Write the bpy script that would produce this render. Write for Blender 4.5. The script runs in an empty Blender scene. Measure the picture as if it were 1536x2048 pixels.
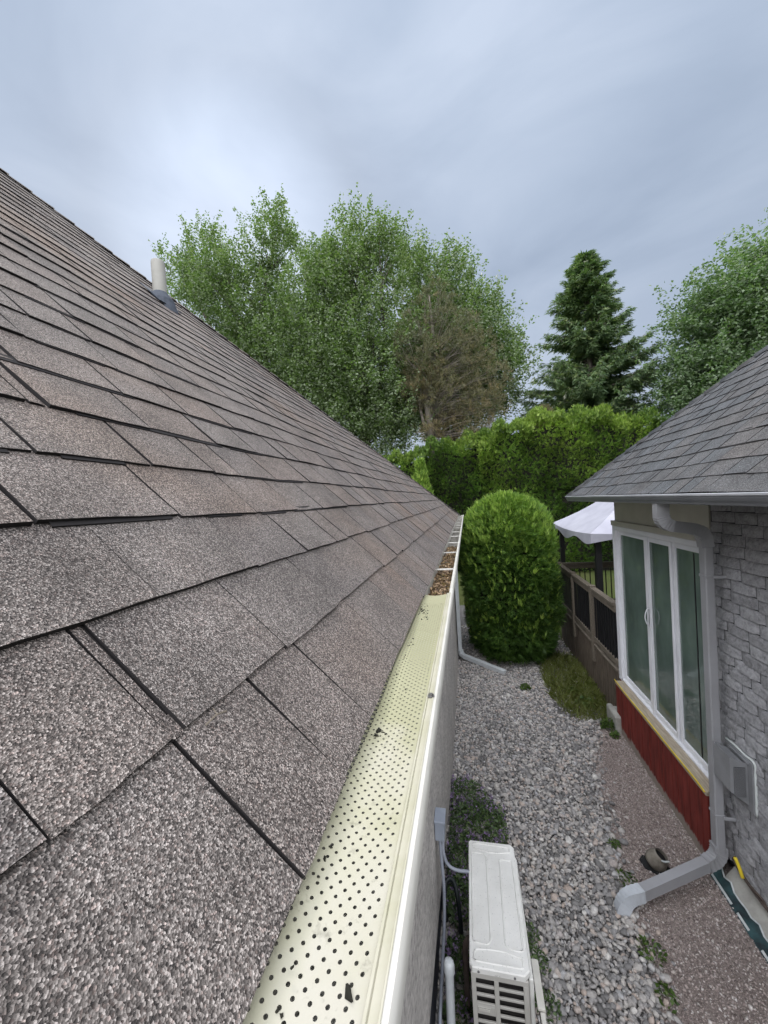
import bpy, bmesh, math, random
import numpy as np
from mathutils import Vector, Matrix
R = math.radians
rng = np.random.default_rng(7); random.seed(7)
sc = bpy.context.scene
col = sc.collection

# ---------------------------------------------------------------- camera, sky, sun, exposure
F, CX, CY = 769.0, 768.0, 1024.0          # focal length and centre of the 1536 x 2048 photograph
VPX, VPY, ROLL, EYE = 932.0, 996.0, .057, 3.3
d_ = np.array([(VPX-CX)/F, -(VPY-CY)/F, -1.]); d_ /= np.linalg.norm(d_)
u_ = np.array([-ROLL, 1., 0.]); u_ -= d_*(u_@d_); u_ /= np.linalg.norm(u_)
AX = np.array([np.cross(d_, u_), d_, u_])
def at(px, py, X=None, Y=None, Z=None):
    """world point seen at a photo pixel, on the plane X=.., Y=.. or (scene height) Z=.."""
    v = AX @ np.array([(px-CX)/F, -(py-CY)/F, -1.])
    k = X/v[0] if X is not None else (Y/v[1] if Y is not None else (Z-EYE)/v[2])
    p = k*v; p[2] += EYE
    return p
cam = bpy.data.cameras.new("camera"); co = bpy.data.objects.new("camera", cam); col.objects.link(co)
M4 = Matrix([list(AX[i])+[0.] for i in range(3)]+[[0, 0, 0, 1]]); M4.translation = Vector((0, 0, EYE))
co.matrix_world = M4
cam.sensor_fit = 'VERTICAL'; cam.sensor_height = 36; cam.lens = F/2048*36
cam.clip_start = .02; cam.clip_end = 2000
sc.camera = co

SUN_EL, SUN_AZ = R(33), R(-30)             # the bright patch of cloud, ahead and to the left
sdir = Vector((math.sin(SUN_AZ)*math.cos(SUN_EL), math.cos(SUN_AZ)*math.cos(SUN_EL), math.sin(SUN_EL)))
w = bpy.data.worlds.new("World"); sc.world = w; w.use_nodes = True
nt = w.node_tree; nd = nt.nodes; lk = nt.links; nd.clear()
def N(tree, typ, **kw):
    n = tree.nodes.new(typ)
    for k, v in kw.items():
        if k.startswith('i_'):
            key = k[2:]; key = int(key) if key.isdigit() else key.replace('_', ' ')
            n.inputs[key].default_value = v
        else: setattr(n, k, v)
    return n
def ramp(tree, stops, fac=None, interp='LINEAR'):
    n = tree.nodes.new('ShaderNodeValToRGB'); n.color_ramp.interpolation = interp
    e = n.color_ramp.elements
    while len(e) < len(stops): e.new(.5)
    for i, (p, c) in enumerate(stops):
        e[i].position = p
        e[i].color = (c, c, c, 1) if isinstance(c, (int, float)) else tuple(c)+(1,)
    if fac is not None: tree.links.new(fac, n.inputs[0])
    return n
out = N(nt, 'ShaderNodeOutputWorld'); bg = N(nt, 'ShaderNodeBackground', i_Strength=.1)
sky = N(nt, 'ShaderNodeTexSky', sky_type='NISHITA', sun_disc=False, sun_elevation=SUN_EL, sun_rotation=SUN_AZ, air_density=1.0, dust_density=1.5)
tc = N(nt, 'ShaderNodeTexCoord')
mp = N(nt, 'ShaderNodeMapping'); mp.inputs['Scale'].default_value = (1.0, 1.0, 2.2); mp.inputs['Rotation'].default_value = (0, 0, R(25))
lk.new(tc.outputs['Generated'], mp.inputs[0])
nz = N(nt, 'ShaderNodeTexNoise', i_Scale=1.9, i_Detail=6.0, i_Roughness=.5, i_Distortion=.5); lk.new(mp.outputs[0], nz.inputs['Vector'])
cr = ramp(nt, [(.30, (1.20, 1.47, 1.92)), (.5, (1.55, 1.84, 2.32)), (.70, (1.92, 2.2, 2.68))], nz.outputs['Fac'])
# overcast: brighter towards the zenith, and a bright patch where the sun stands behind the cloud
sx = N(nt, 'ShaderNodeSeparateXYZ'); lk.new(tc.outputs['Generated'], sx.inputs[0])
zen = N(nt, 'ShaderNodeMapRange', i_1=0.0, i_2=1.0, i_3=.86, i_4=1.25); lk.new(sx.outputs['Z'], zen.inputs[0])
dt = N(nt, 'ShaderNodeVectorMath', operation='DOT_PRODUCT'); dt.inputs[1].default_value = sdir; lk.new(tc.outputs['Generated'], dt.inputs[0])
wide = N(nt, 'ShaderNodeMapRange', i_1=-.3, i_2=1.0, i_3=.88, i_4=1.08); lk.new(dt.outputs['Value'], wide.inputs[0])
spot = N(nt, 'ShaderNodeMapRange', interpolation_type='SMOOTHSTEP', i_1=.965, i_2=1.0, i_3=0.0, i_4=.48); lk.new(dt.outputs['Value'], spot.inputs[0])
ad = N(nt, 'ShaderNodeMath', operation='ADD'); lk.new(wide.outputs[0], ad.inputs[0]); lk.new(spot.outputs[0], ad.inputs[1])
ml = N(nt, 'ShaderNodeMath', operation='MULTIPLY'); lk.new(ad.outputs[0], ml.inputs[0]); lk.new(zen.outputs[0], ml.inputs[1])
# sky brightened overhead and behind the camera: fill light added for the yard
dz = N(nt, 'ShaderNodeVectorMath', operation='DOT_PRODUCT'); dz.inputs[1].default_value = (0, -.70, .71); lk.new(tc.outputs['Generated'], dz.inputs[0])
thin = N(nt, 'ShaderNodeMapRange', interpolation_type='SMOOTHSTEP', i_1=.24, i_2=.86, i_3=1.0, i_4=8.0); lk.new(dz.outputs['Value'], thin.inputs[0])  # gain of the added fill, out of view
ml0 = ml; ml = N(nt, 'ShaderNodeMath', operation='MULTIPLY'); lk.new(ml0.outputs[0], ml.inputs[0]); lk.new(thin.outputs[0], ml.inputs[1])
sc1 = N(nt, 'ShaderNodeVectorMath', operation='SCALE'); lk.new(cr.outputs[0], sc1.inputs[0]); lk.new(ml.outputs[0], sc1.inputs['Scale'])
tint = N(nt, 'ShaderNodeMapRange', i_1=1.0, i_2=3.0, i_3=0.0, i_4=1.0); lk.new(thin.outputs[0], tint.inputs[0])
warm = N(nt, 'ShaderNodeMixRGB', blend_type='MULTIPLY'); warm.inputs[2].default_value = (1.17, 1.0, .85, 1); lk.new(tint.outputs[0], warm.inputs[0]); lk.new(sc1.outputs[0], warm.inputs[1]); sc1 = warm
mix = N(nt, 'ShaderNodeMixRGB', i_Fac=.97); lk.new(sky.outputs[0], mix.inputs[1]); lk.new(sc1.outputs[0], mix.inputs[2])
lk.new(mix.outputs[0], bg.inputs['Color']); lk.new(bg.outputs[0], out.inputs[0])
sl = bpy.data.lights.new("sun", 'SUN'); sl.energy = 1.5; sl.angle = R(16); sl.color = (1, .93, .83)
so = bpy.data.objects.new("sun", sl); col.objects.link(so); so.rotation_euler = (-sdir).to_track_quat('-Z', 'Y').to_euler()
vs = sc.view_settings; vs.view_transform = 'Standard'; vs.look = 'None'; vs.gamma = 1; vs.use_curve_mapping = False; vs.exposure = 1.38
sc.cycles.use_denoising = True
sc.cycles.max_bounces = 6; sc.cycles.transparent_max_bounces = 12; sc.cycles.diffuse_bounces = 3

# ---------------------------------------------------------------- helpers
def link(name, me, mats, parent=None, smooth=False):
    o = bpy.data.objects.new(name, me); col.objects.link(o)
    for m in (mats if isinstance(mats, (list, tuple)) else [mats]): me.materials.append(m)
    if smooth:
        me.polygons.foreach_set('use_smooth', np.ones(len(me.polygons), bool))
    if parent:
        o.parent = parent
        if parent.type == 'EMPTY': o.matrix_parent_inverse = Matrix.Translation(-parent.location)
    return o
def tag(o, label=None, cat=None, group=None, kind=None):
    for k, v in (('label', label), ('category', cat), ('group', group), ('kind', kind)):
        if v: o[k] = v
    return o
def empty(name, loc, label, cat, group=None):
    o = bpy.data.objects.new(name, None); col.objects.link(o); o.location = loc
    return tag(o, label, cat, group)
def npmesh(name, V, faces, rnd=None, midx=None):
    """V (n,3); faces (m,k) array of one polygon size; rnd = per-vertex float attribute"""
    me = bpy.data.meshes.new(name); V = np.asarray(V, np.float32).reshape(-1, 3); Fa = np.asarray(faces, np.int32)
    me.vertices.add(len(V)); me.vertices.foreach_set('co', V.ravel())
    m, k = Fa.shape
    me.loops.add(m*k); me.loops.foreach_set('vertex_index', Fa.ravel())
    me.polygons.add(m); me.polygons.foreach_set('loop_start', np.arange(m, dtype=np.int32)*k)
    if rnd is not None:
        a = me.attributes.new('rnd', 'FLOAT', 'POINT'); a.data.foreach_set('value', np.asarray(rnd, np.float32))
    if midx is not None: me.polygons.foreach_set('material_index', np.asarray(midx, np.int32))
    me.update(calc_edges=True)
    return me
class MB:
    """collects shapes into one bmesh"""
    def __init__(s): s.bm = bmesh.new(); s.mi = 0
    def poly(s, pts):
        vs_ = [s.bm.verts.new(Vector(p)) for p in pts]
        f = s.bm.faces.new(vs_); f.material_index = s.mi; return f
    def box(s, x0, x1, y0, y1, z0, z1, bev=0.0, seg=2):
        g = bmesh.ops.create_cube(s.bm, size=1)
        vs_ = g['verts']
        for v in vs_:
            v.co = Vector((x0+(v.co.x+.5)*(x1-x0), y0+(v.co.y+.5)*(y1-y0), z0+(v.co.z+.5)*(z1-z0)))
        fs = {f for v in vs_ for f in v.link_faces}
        for f in fs: f.material_index = s.mi
        if bev:
            es = list({e for v in vs_ for e in v.link_edges})
            r = bmesh.ops.bevel(s.bm, geom=es, offset=bev, segments=seg, affect='EDGES', profile=.5)
            for f in r['faces']: f.material_index = s.mi
        return s
    def hull(s, P, faces):
        vs_ = [s.bm.verts.new(Vector(p)) for p in P]
        for f in faces:
            q = s.bm.faces.new([vs_[i] for i in f]); q.material_index = s.mi
    def sweep(s, path, prof, up=(0, 0, 1), scales=None, cap=True):
        """prof: list of (a,b) offsets; a along side = tangent x up, b along the frame's up"""
        P = [Vector(p) for p in path]; rings = []; side0 = None
        for i, p in enumerate(P):
            t = (P[min(i+1, len(P)-1)]-P[max(i-1, 0)]).normalized()
            sd = t.cross(Vector(up))
            if sd.length < 1e-3: sd = side0 if side0 else t.cross(Vector((1, 0, 0)))
            sd = (sd-t*sd.dot(t)).normalized()
            if side0 and sd.dot(side0) < 0: sd = -sd
            side0 = sd; b = sd.cross(t).normalized()
            k = scales[i] if scales else 1
            rings.append([s.bm.verts.new(p+sd*(a*k)+b*(c*k)) for a, c in prof])
        n = len(prof)
        for r0, r1 in zip(rings, rings[1:]):
            for j in range(n):
                f = s.bm.faces.new([r0[j], r0[(j+1) % n], r1[(j+1) % n], r1[j]]); f.material_index = s.mi
        if cap:
            for r in (rings[0][::-1], rings[-1]):
                f = s.bm.faces.new(r); f.material_index = s.mi
        return s
    def tube(s, path, r, n=8, scales=None, cap=True):
        return s.sweep(path, [(r*math.cos(2*math.pi*k/n), r*math.sin(2*math.pi*k/n)) for k in range(n)], scales=scales, cap=cap, up=(.31, .2, .93))
    def extrude_y(s, prof, y0, y1, n=1, closed=False):
        ys = np.linspace(y0, y1, n+1); rows = [[s.bm.verts.new((x, y, z)) for x, z in prof] for y in ys]
        m = len(prof)
        for a, b in zip(rows, rows[1:]):
            for j in range(m if closed else m-1):
                f = s.bm.faces.new([a[j], a[(j+1) % m], b[(j+1) % m], b[j]]); f.material_index = s.mi
        if closed:
            for r in (rows[0], rows[-1]):
                f = s.bm.faces.new(r); f.material_index = s.mi
        return s
    def build(s, name, mats, parent=None, smooth=False, angle=None):
        bmesh.ops.recalc_face_normals(s.bm, faces=s.bm.faces)
        me = bpy.data.meshes.new(name); s.bm.to_mesh(me); s.bm.free()
        o = link(name, me, mats, parent, smooth)
        if smooth and angle:
            for e in me.edges: pass
            me.set_sharp_from_angle(angle=R(angle))
        return o
def bez(pts, n=8):
    """Catmull-Rom through points"""
    P = [np.array(p, float) for p in pts]; P = [2*P[0]-P[1]]+P+[2*P[-1]-P[-2]]; o = []
    for i in range(1, len(P)-2):
        for k in range(n):
            t = k/n; a, b, c, d = P[i-1:i+3]
            o.append(tuple(.5*((2*b)+(-a+c)*t+(2*a-5*b+4*c-d)*t*t+(-a+3*b-3*c+d)*t**3)))
    o.append(tuple(P[-2])); return o

# ---------------------------------------------------------------- materials
def mat(name, rough=.6, spec=.4, metal=0.0):
    m = bpy.data.materials.new(name); m.use_nodes = True; t = m.node_tree
    b = t.nodes['Principled BSDF']; b.inputs['Roughness'].default_value = rough
    b.inputs['Specular IOR Level'].default_value = spec; b.inputs['Metallic'].default_value = metal
    return m, t, b
def objco(t): return N(t, 'ShaderNodeTexCoord').outputs['Object']
def noise(t, scale, detail=3.0, rough=.5, vec=None, sc3=None):
    v = vec if vec is not None else objco(t)
    if sc3:
        m = N(t, 'ShaderNodeMapping'); m.inputs['Scale'].default_value = sc3; t.links.new(v, m.inputs[0]); v = m.outputs[0]
    n = N(t, 'ShaderNodeTexNoise', i_Scale=scale, i_Detail=detail, i_Roughness=rough); t.links.new(v, n.inputs['Vector']); return n.outputs['Fac']
def bump(t, b, h, strength=.3, dist=.01):
    n = N(t, 'ShaderNodeBump', i_Strength=strength, i_Distance=dist); t.links.new(h, n.inputs['Height']); t.links.new(n.outputs[0], b.inputs['Normal'])
def mixc(t, a, b_, fac, mode='MIX'):
    n = N(t, 'ShaderNodeMixRGB', blend_type=mode)
    for i, x in ((1, a), (2, b_)):
        if isinstance(x, tuple): n.inputs[i].default_value = x+(1,)
        else: t.links.new(x, n.inputs[i])
    if isinstance(fac, (int, float)): n.inputs[0].default_value = fac
    else: t.links.new(fac, n.inputs[0])
    return n.outputs[0]
def plain(name, c, c2=None, scale=6.0, rough=.6, spec=.4, metal=0.0, bmp=.0, bscale=60.0, sc3=None):
    m, t, b = mat(name, rough, spec, metal)
    c2 = c2 or tuple(x*.82 for x in c)
    r = ramp(t, [(.35, c2), (.65, c)], noise(t, scale, 5.0, .6, sc3=sc3)); t.links.new(r.outputs[0], b.inputs['Base Color'])
    if bmp: bump(t, b, noise(t, bscale, 4.0, .6, sc3=sc3), bmp, .004)
    return m
def granules(name, dark, mid, light, tints, gscale=230.0, fade=(.28, .72), tanc=(1.12, 1.02, .94)):
    m, t, b = mat(name, .85, .25)
    v = objco(t)
    vo = N(t, 'ShaderNodeTexVoronoi', i_Scale=gscale, i_Randomness=1.0); t.links.new(v, vo.inputs['Vector'])
    sp = N(t, 'ShaderNodeSeparateXYZ'); t.links.new(vo.outputs['Color'], sp.inputs[0])
    g = ramp(t, [(0, dark), (.3, tuple(.5*(a+c) for a, c in zip(dark, mid))), (.6, mid), (.86, tuple(.5*(a+c) for a, c in zip(light, mid))), (1, light)], sp.outputs[0])
    at_ = N(t, 'ShaderNodeAttribute', attribute_name='rnd')
    tr = ramp(t, [(i/(len(tints)-1), c) for i, c in enumerate(tints)], at_.outputs['Fac'])
    blot = ramp(t, [(fade[0], .74), (fade[1], 1.14)], noise(t, 5.5, 4.0, .6, vec=v))
    c1 = mixc(t, g.outputs[0], tr.outputs[0], 1.0, 'MULTIPLY'); c2 = mixc(t, c1, blot.outputs[0], 1.0, 'MULTIPLY')
    worn = ramp(t, [(.50, 1.0), (.72, .60)], noise(t, 2.1, 6.0, .7, vec=v)); c2 = mixc(t, c2, worn.outputs[0], .75, 'MULTIPLY')
    tan = ramp(t, [(.52, (1, 1, 1)), (.68, tanc)], noise(t, .9, 3.0, .6, vec=v)); c2 = mixc(t, c2, tan.outputs[0], 1.0, 'MULTIPLY')
    # mauve granules sprinkled among the grey
    pk = ramp(t, [(.80, (1, 1, 1)), (.9, (1.08, .99, .97))], sp.outputs[1]); c3 = mixc(t, c2, pk.outputs[0], 1.0, 'MULTIPLY')
    t.links.new(c3, b.inputs['Base Color'])
    bump(t, b, vo.outputs['Distance'], .55, .004)
    return m
M = {}
M['shingle'] = granules('shingle_granules', (.028, .026, .025), (.146, .134, .125), (.42, .395, .372),
    [(.92, .89, .885), (1.0, .97, .95), (1.05, .98, .94), (.97, .95, .935), (1.08, .98, .92)], 520.0)
M['shingle_grey'] = granules('grey_shingle_granules', (.045, .047, .048), (.105, .109, .112), (.20, .206, .21),
    [(.90, .93, .95), (1.0, 1.0, 1.0), (1.05, 1.0, .96), (.96, 1.0, 1.03), (1.06, 1.02, .99)], 260.0, tanc=(1.04, 1.0, .97))
M['asphalt'] = plain('asphalt_edge', (.016, .014, .014), rough=.9)
M['white'] = plain('white_painted_metal', (.56, .548, .50), (.47, .46, .41), 7.0, .45, .4)
M['hanger'] = plain('white_hanger', (.50, .49, .45), (.34, .33, .29), 9.0, .5)
M['trough'] = plain('dirty_gutter_floor', (.20, .19, .16), (.07, .06, .05), 12.0, .7)
def guard_mat():
    m, t, b = mat('algae_stained_guard', .62, .25)
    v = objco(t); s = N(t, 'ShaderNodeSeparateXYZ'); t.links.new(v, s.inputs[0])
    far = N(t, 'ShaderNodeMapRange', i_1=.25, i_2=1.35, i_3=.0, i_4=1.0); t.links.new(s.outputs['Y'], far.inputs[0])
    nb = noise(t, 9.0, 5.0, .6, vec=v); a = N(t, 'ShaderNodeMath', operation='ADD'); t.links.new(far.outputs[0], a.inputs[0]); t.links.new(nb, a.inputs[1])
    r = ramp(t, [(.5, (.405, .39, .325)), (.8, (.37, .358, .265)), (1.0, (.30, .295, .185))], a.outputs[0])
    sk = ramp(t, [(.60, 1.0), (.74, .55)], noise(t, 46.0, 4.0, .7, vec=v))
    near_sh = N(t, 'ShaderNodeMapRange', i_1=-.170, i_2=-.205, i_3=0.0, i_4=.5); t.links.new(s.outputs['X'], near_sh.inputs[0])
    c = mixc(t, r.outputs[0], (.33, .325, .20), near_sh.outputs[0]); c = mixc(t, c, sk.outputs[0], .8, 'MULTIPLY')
    t.links.new(c, b.inputs['Base Color']); return m
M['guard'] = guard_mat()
M['guard_rib'] = plain('guard_flange', (.42, .405, .325), (.36, .35, .255), 14.0, .6, .25)
M['steel'] = plain('dull_steel', (.30, .30, .31), (.18, .17, .16), 40.0, .4, .5, .8)
M['vent_pipe'] = plain('sand_grey_vent_pipe', (.34, .335, .30), (.29, .285, .25), 8.0, .5)
M['flashing'] = plain('grey_blue_flashing', (.085, .095, .115), (.06, .07, .085), 20.0, .85, .15)
def wallmat():
    m, t, b = mat('grey_stone_cladding', .85, .2); v = objco(t)
    n = noise(t, 26.0, 8.0, .72, vec=v, sc3=(1, 1, 1.6)); r = ramp(t, [(.3, (.17, .163, .155)), (.46, (.44, .418, .39)), (.62, (.64, .615, .58))], n)
    big = ramp(t, [(.3, .82), (.7, 1.1)], noise(t, 3.0, 3.0, vec=v)); c = mixc(t, r.outputs[0], big.outputs[0], 1.0, 'MULTIPLY')
    t.links.new(c, b.inputs['Base Color']); bump(t, b, n, .8, .02); return m
M['cladding'] = wallmat()
M['navy'] = plain('dark_foundation_coating', (.022, .026, .04), (.012, .014, .02), 5.0, .7)
M['soffit'] = plain('soffit', (.55, .54, .50), rough=.6)
M['dark_soffit'] = plain('dark_grey_soffit', (.06, .062, .066), rough=.6)
M['gutter_grey'] = plain('slate_grey_gutter', (.15, .155, .165), (.125, .13, .14), 5.0, .32, .5)
M['gutter_rim'] = plain('pale_grey_gutter_rim', (.42, .43, .45), (.34, .35, .37), 5.0, .35, .5)
M['downpipe'] = plain('grey_downspout', (.30, .303, .315), (.26, .262, .27), 4.0, .42, .5)
M['downpipe_end'] = plain('pale_grey_downspout_end', (.50, .53, .56), (.42, .45, .48), 9.0, .4, .5)
def brickmat():
    m, t, b = mat('grey_split_face_brick', .8, .25); v = objco(t)
    n = noise(t, 30.0, 8.0, .7, vec=v); r = ramp(t, [(.3, (.20, .20, .205)), (.47, (.32, .32, .328)), (.7, (.43, .43, .44))], n)
    a = N(t, 'ShaderNodeAttribute', attribute_name='rnd'); tr = ramp(t, [(0, .82), (1, 1.15)], a.outputs['Fac'])
    c = mixc(t, r.outputs[0], tr.outputs[0], 1.0, 'MULTIPLY'); t.links.new(c, b.inputs['Base Color']); bump(t, b, n, .9, .02); return m
M['brick'] = brickmat()
M['mortar'] = plain('dark_mortar', (.035, .036, .04), rough=.9)
M['cream'] = plain('cream_header_panel', (.50, .485, .42), (.45, .435, .37), 5.0, .5)
M['vinyl'] = plain('white_vinyl_frame', (.78, .79, .82), (.70, .71, .74), 4.0, .35, .5)
def glassmat():
    m, t, b = mat('dark_green_glass', .035, .9); v = objco(t)
    r = ramp(t, [(.3, (.07, .095, .084)), (.55, (.125, .170, .148)), (.75, (.20, .25, .222))], noise(t, 1.6, 4.0, .6, vec=v, sc3=(1, 1.0, .6)))
    t.links.new(r.outputs[0], b.inputs['Base Color'])
    bump(t, b, noise(t, 3.0, 1.0, vec=v), .06, .02); return m
M['glass'] = glassmat()
def redmat():
    m, t, b = mat('barn_red_boards', .75, .25); v = objco(t)
    r = ramp(t, [(.3, (.095, .016, .012)), (.65, (.20, .034, .026))], noise(t, 5.0, 5.0, .6, vec=v, sc3=(1, 4, .7)))
    s = N(t, 'ShaderNodeSeparateXYZ'); t.links.new(v, s.inputs[0])
    nn = noise(t, 11.0, 4.0, .7, vec=v, sc3=(1, 1.6, .5)); k = N(t, 'ShaderNodeMath', operation='MULTIPLY_ADD', i_1=-.17, i_2=.0); t.links.new(nn, k.inputs[0])
    sm = N(t, 'ShaderNodeMath', operation='ADD'); t.links.new(s.outputs['Z'], sm.inputs[0]); t.links.new(k.outputs[0], sm.inputs[1])
    wf = ramp(t, [(.0, 1.0), (.025, 0.0)], sm.outputs[0])
    c = mixc(t, r.outputs[0], (.27, .235, .20), wf.outputs[0]); t.links.new(c, b.inputs['Base Color']); return m
M['red'] = redmat()
def woodmat(name, a, c, sc3):
    m, t, b = mat(name, .8, .2); v = objco(t)
    n = noise(t, 9.0, 6.0, .65, vec=v, sc3=sc3); r = ramp(t, [(.3, a), (.7, c)], n); t.links.new(r.outputs[0], b.inputs['Base Color']); bump(t, b, n, .4, .006); return m
M['tanwood'] = woodmat('weathered_tan_board', (.24, .20, .15), (.46, .40, .31), (6, .6, 6))
M['deckwood'] = woodmat('grey_brown_deck_board', (.085, .072, .056), (.20, .172, .135), (6, .6, 6))
M['skirtwood'] = woodmat('stained_brown_skirt_board', (.045, .035, .028), (.19, .155, .12), (3, 5, .5))
M['black'] = plain('black_metal', (.012, .012, .013), rough=.5)
M['blackmesh'] = plain('black_screen_fabric', (.008, .009, .012), rough=.8)
M['canopy'] = plain('pale_lilac_canopy_cloth', (.42, .42, .47), (.35, .35, .40), 3.0, .8)
M['concrete'] = plain('pale_concrete', (.38, .375, .34), (.26, .255, .23), 7.0, .9, .2, 0, .3, 40.0)
M['teal'] = plain('teal_foundation_membrane', (.03, .075, .08), (.012, .02, .024), 10.0, .6)
M['tornwhite'] = plain('torn_white_film', (.55, .57, .56), (.32, .36, .36), 14.0, .6)
M['hood'] = plain('grey_vent_hood', (.25, .255, .265), (.20, .205, .21), 6.0, .45)
M['hoodmesh'] = plain('vent_screen', (.07, .075, .08), rough=.6)
M['caulk'] = plain('white_caulk', (.66, .70, .68), rough=.6)
M['rust'] = plain('rusty_pipe', (.10, .075, .06), (.06, .045, .04), 20.0, .8)
M['yellow'] = plain('yellow_cord', (.72, .55, .03), (.6, .45, .03), 5.0, .5)
M['pump'] = plain('ivory_heat_pump_paint', (.66, .66, .62), (.57, .57, .53), 5.0, .38, .5)
def pumptop():
    m, t, b = mat('speckled_ivory_cover', .36, .5); v = objco(t)
    r = ramp(t, [(.35, (.60, .60, .565)), (.65, (.70, .70, .665))], noise(t, 5.0, 5.0, .6, vec=v))
    sp = ramp(t, [(.66, 1.0), (.70, .5)], noise(t, 90.0, 2.0, .5, vec=v)); c = mixc(t, r.outputs[0], sp.outputs[0], .7, 'MULTIPLY')
    t.links.new(c, b.inputs['Base Color']); return m
M['pumptop'] = pumptop()
M['pumpside'] = plain('taupe_heat_pump_grille', (.43, .42, .385), (.38, .37, .335), 5.0, .42, .5)
M['fin'] = plain('dark_coil', (.02, .018, .017), rough=.5)
M['conduit'] = plain('grey_conduit', (.26, .28, .32), (.21, .23, .27), 10.0, .45)
M['boxgrey'] = plain('blue_grey_box', (.28, .31, .36), (.23, .26, .31), 7.0, .45)
M['pvc'] = plain('white_pvc', (.56, .59, .60), (.48, .51, .52), 6.0, .4)
M['hose'] = plain('black_hose', (.012, .018, .019), rough=.5)
M['pot'] = plain('brown_grey_pot', (.22, .20, .165), (.12, .105, .085), 18.0, .8)
M['leafdry'] = None
def leafmat(name, stops, under=None, trans=.35, rough=.5, spec=.35):
    m = bpy.data.materials.new(name); m.use_nodes = True; t = m.node_tree; b = t.nodes['Principled BSDF']; o = t.nodes['Material Output']
    b.inputs['Roughness'].default_value = rough; b.inputs['Specular IOR Level'].default_value = spec
    a = N(t, 'ShaderNodeAttribute', attribute_name='rnd'); r = ramp(t, stops, a.outputs['Fac']); c = r.outputs[0]
    if under:
        g = N(t, 'ShaderNodeNewGeometry'); c = mixc(t, c, under, g.outputs['Backfacing'])
    t.links.new(c, b.inputs['Base Color'])
    if trans:
        tr = N(t, 'ShaderNodeBsdfTranslucent'); t.links.new(mixc(t, c, (1.0, 1.25, .5), 1.0, 'MULTIPLY'), tr.inputs[0])
        mx = N(t, 'ShaderNodeMixShader', i_0=trans); t.links.new(b.outputs[0], mx.inputs[1]); t.links.new(tr.outputs[0], mx.inputs[2]); t.links.new(mx.outputs[0], o.inputs[0])
    return m
M['maple'] = leafmat('silver_maple_leaf', [(0, (.070, .105, .040)), (.5, (.114, .176, .060)), (.85, (.170, .235, .092)), (1, (.27, .31, .15))], (.22, .27, .165), .40)
M['maple_dense'] = leafmat('dense_maple_leaf', [(0, (.058, .105, .042)), (.55, (.110, .180, .078)), (1, (.20, .27, .135))], (.19, .25, .15), .38)
M['spruce'] = leafmat('spruce_needles', [(0, (0.058, 0.105, 0.051)), (.6, (0.133, 0.195, 0.090)), (1, (0.244, 0.293, 0.117))], None, .25)
M['pine'] = leafmat('browning_pine_needles', [(0, (.070, .084, .044)), (.4, (.128, .130, .070)), (.75, (.18, .158, .088)), (1, (.26, .20, .11))], None, .25)
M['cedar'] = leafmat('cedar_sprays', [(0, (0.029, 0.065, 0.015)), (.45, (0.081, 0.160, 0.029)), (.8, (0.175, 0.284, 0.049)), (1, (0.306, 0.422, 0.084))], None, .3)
M['hedge'] = leafmat('hedge_sprays', [(0, (0.032, 0.073, 0.016)), (.5, (0.089, 0.165, 0.030)), (.85, (0.182, 0.270, 0.049)), (1, (0.270, 0.365, 0.074))], None, .3)
M['darkhedge'] = leafmat('dark_hedge_leaf', [(0, (0.033, 0.075, 0.024)), (.6, (0.083, 0.158, 0.042)), (1, (0.165, 0.262, 0.068))], None, .3)
M['weed'] = leafmat('weed_leaf', [(0, (.03, .055, .012)), (.6, (.075, .13, .026)), (1, (.14, .19, .06))], None, .3)
M['thyme'] = leafmat('creeping_plant_leaf', [(0, (0.033, 0.060, 0.021)), (.6, (0.078, 0.130, 0.046)), (1, (0.143, 0.202, 0.072))], None, .25)
M['flower'] = leafmat('mauve_flower', [(0, (.17, .11, .24)), (1, (.36, .26, .46))], None, .2)
M['grass'] = leafmat('grass_blade', [(0, (0.144, 0.135, 0.047)), (.5, (0.186, 0.220, 0.060)), (1, (0.287, 0.338, 0.094))], None, .3)
M['dry'] = leafmat('dry_leaf', [(0, (.05, .03, .018)), (.5, (.20, .125, .07)), (1, (.46, .33, .20))], None, .2)
M['bark'] = plain('grey_bark', (.11, .095, .08), (.05, .042, .035), 12.0, .9, .2, 0, .6, 30.0, (1, 1, .3))
M['palebark'] = plain('pale_grey_bark', (.24, .215, .18), (.12, .105, .09), 12.0, .9, .2, 0, .5, 30.0, (1, 1, .3))
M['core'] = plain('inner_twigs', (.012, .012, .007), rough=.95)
def stonemat():
    m, t, b = mat('river_stone', .7, .3); a = N(t, 'ShaderNodeAttribute', attribute_name='rnd')
    r = ramp(t, [(0, (0.139, 0.135, 0.130)), (.25, (0.267, 0.261, 0.255)), (.5, (0.389, 0.369, 0.346)), (.7, (0.464, 0.441, 0.408)), (.82, (0.441, 0.365, 0.313)), (.9, (0.360, 0.360, 0.365)), (1, (0.603, 0.580, 0.539))], a.outputs['Fac'])
    v = objco(t); n = noise(t, 60.0, 5.0, .6, vec=v); q = ramp(t, [(.3, .72), (.7, 1.15)], n)
    t.links.new(mixc(t, r.outputs[0], q.outputs[0], 1.0, 'MULTIPLY'), b.inputs['Base Color']); bump(t, b, n, .3, .005); return m
M['stone'] = stonemat()
def chipmat():
    m, t, b = mat('mauve_chip', .85, .25); a = N(t, 'ShaderNodeAttribute', attribute_name='rnd')
    r = ramp(t, [(0, (.15, .122, .112)), (.35, (.31, .258, .235)), (.75, (.44, .378, .345)), (.92, (.51, .46, .43)), (1, (.62, .58, .55))], a.outputs['Fac'])
    t.links.new(r.outputs[0], b.inputs['Base Color']); return m
M['chip'] = chipmat()
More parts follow.
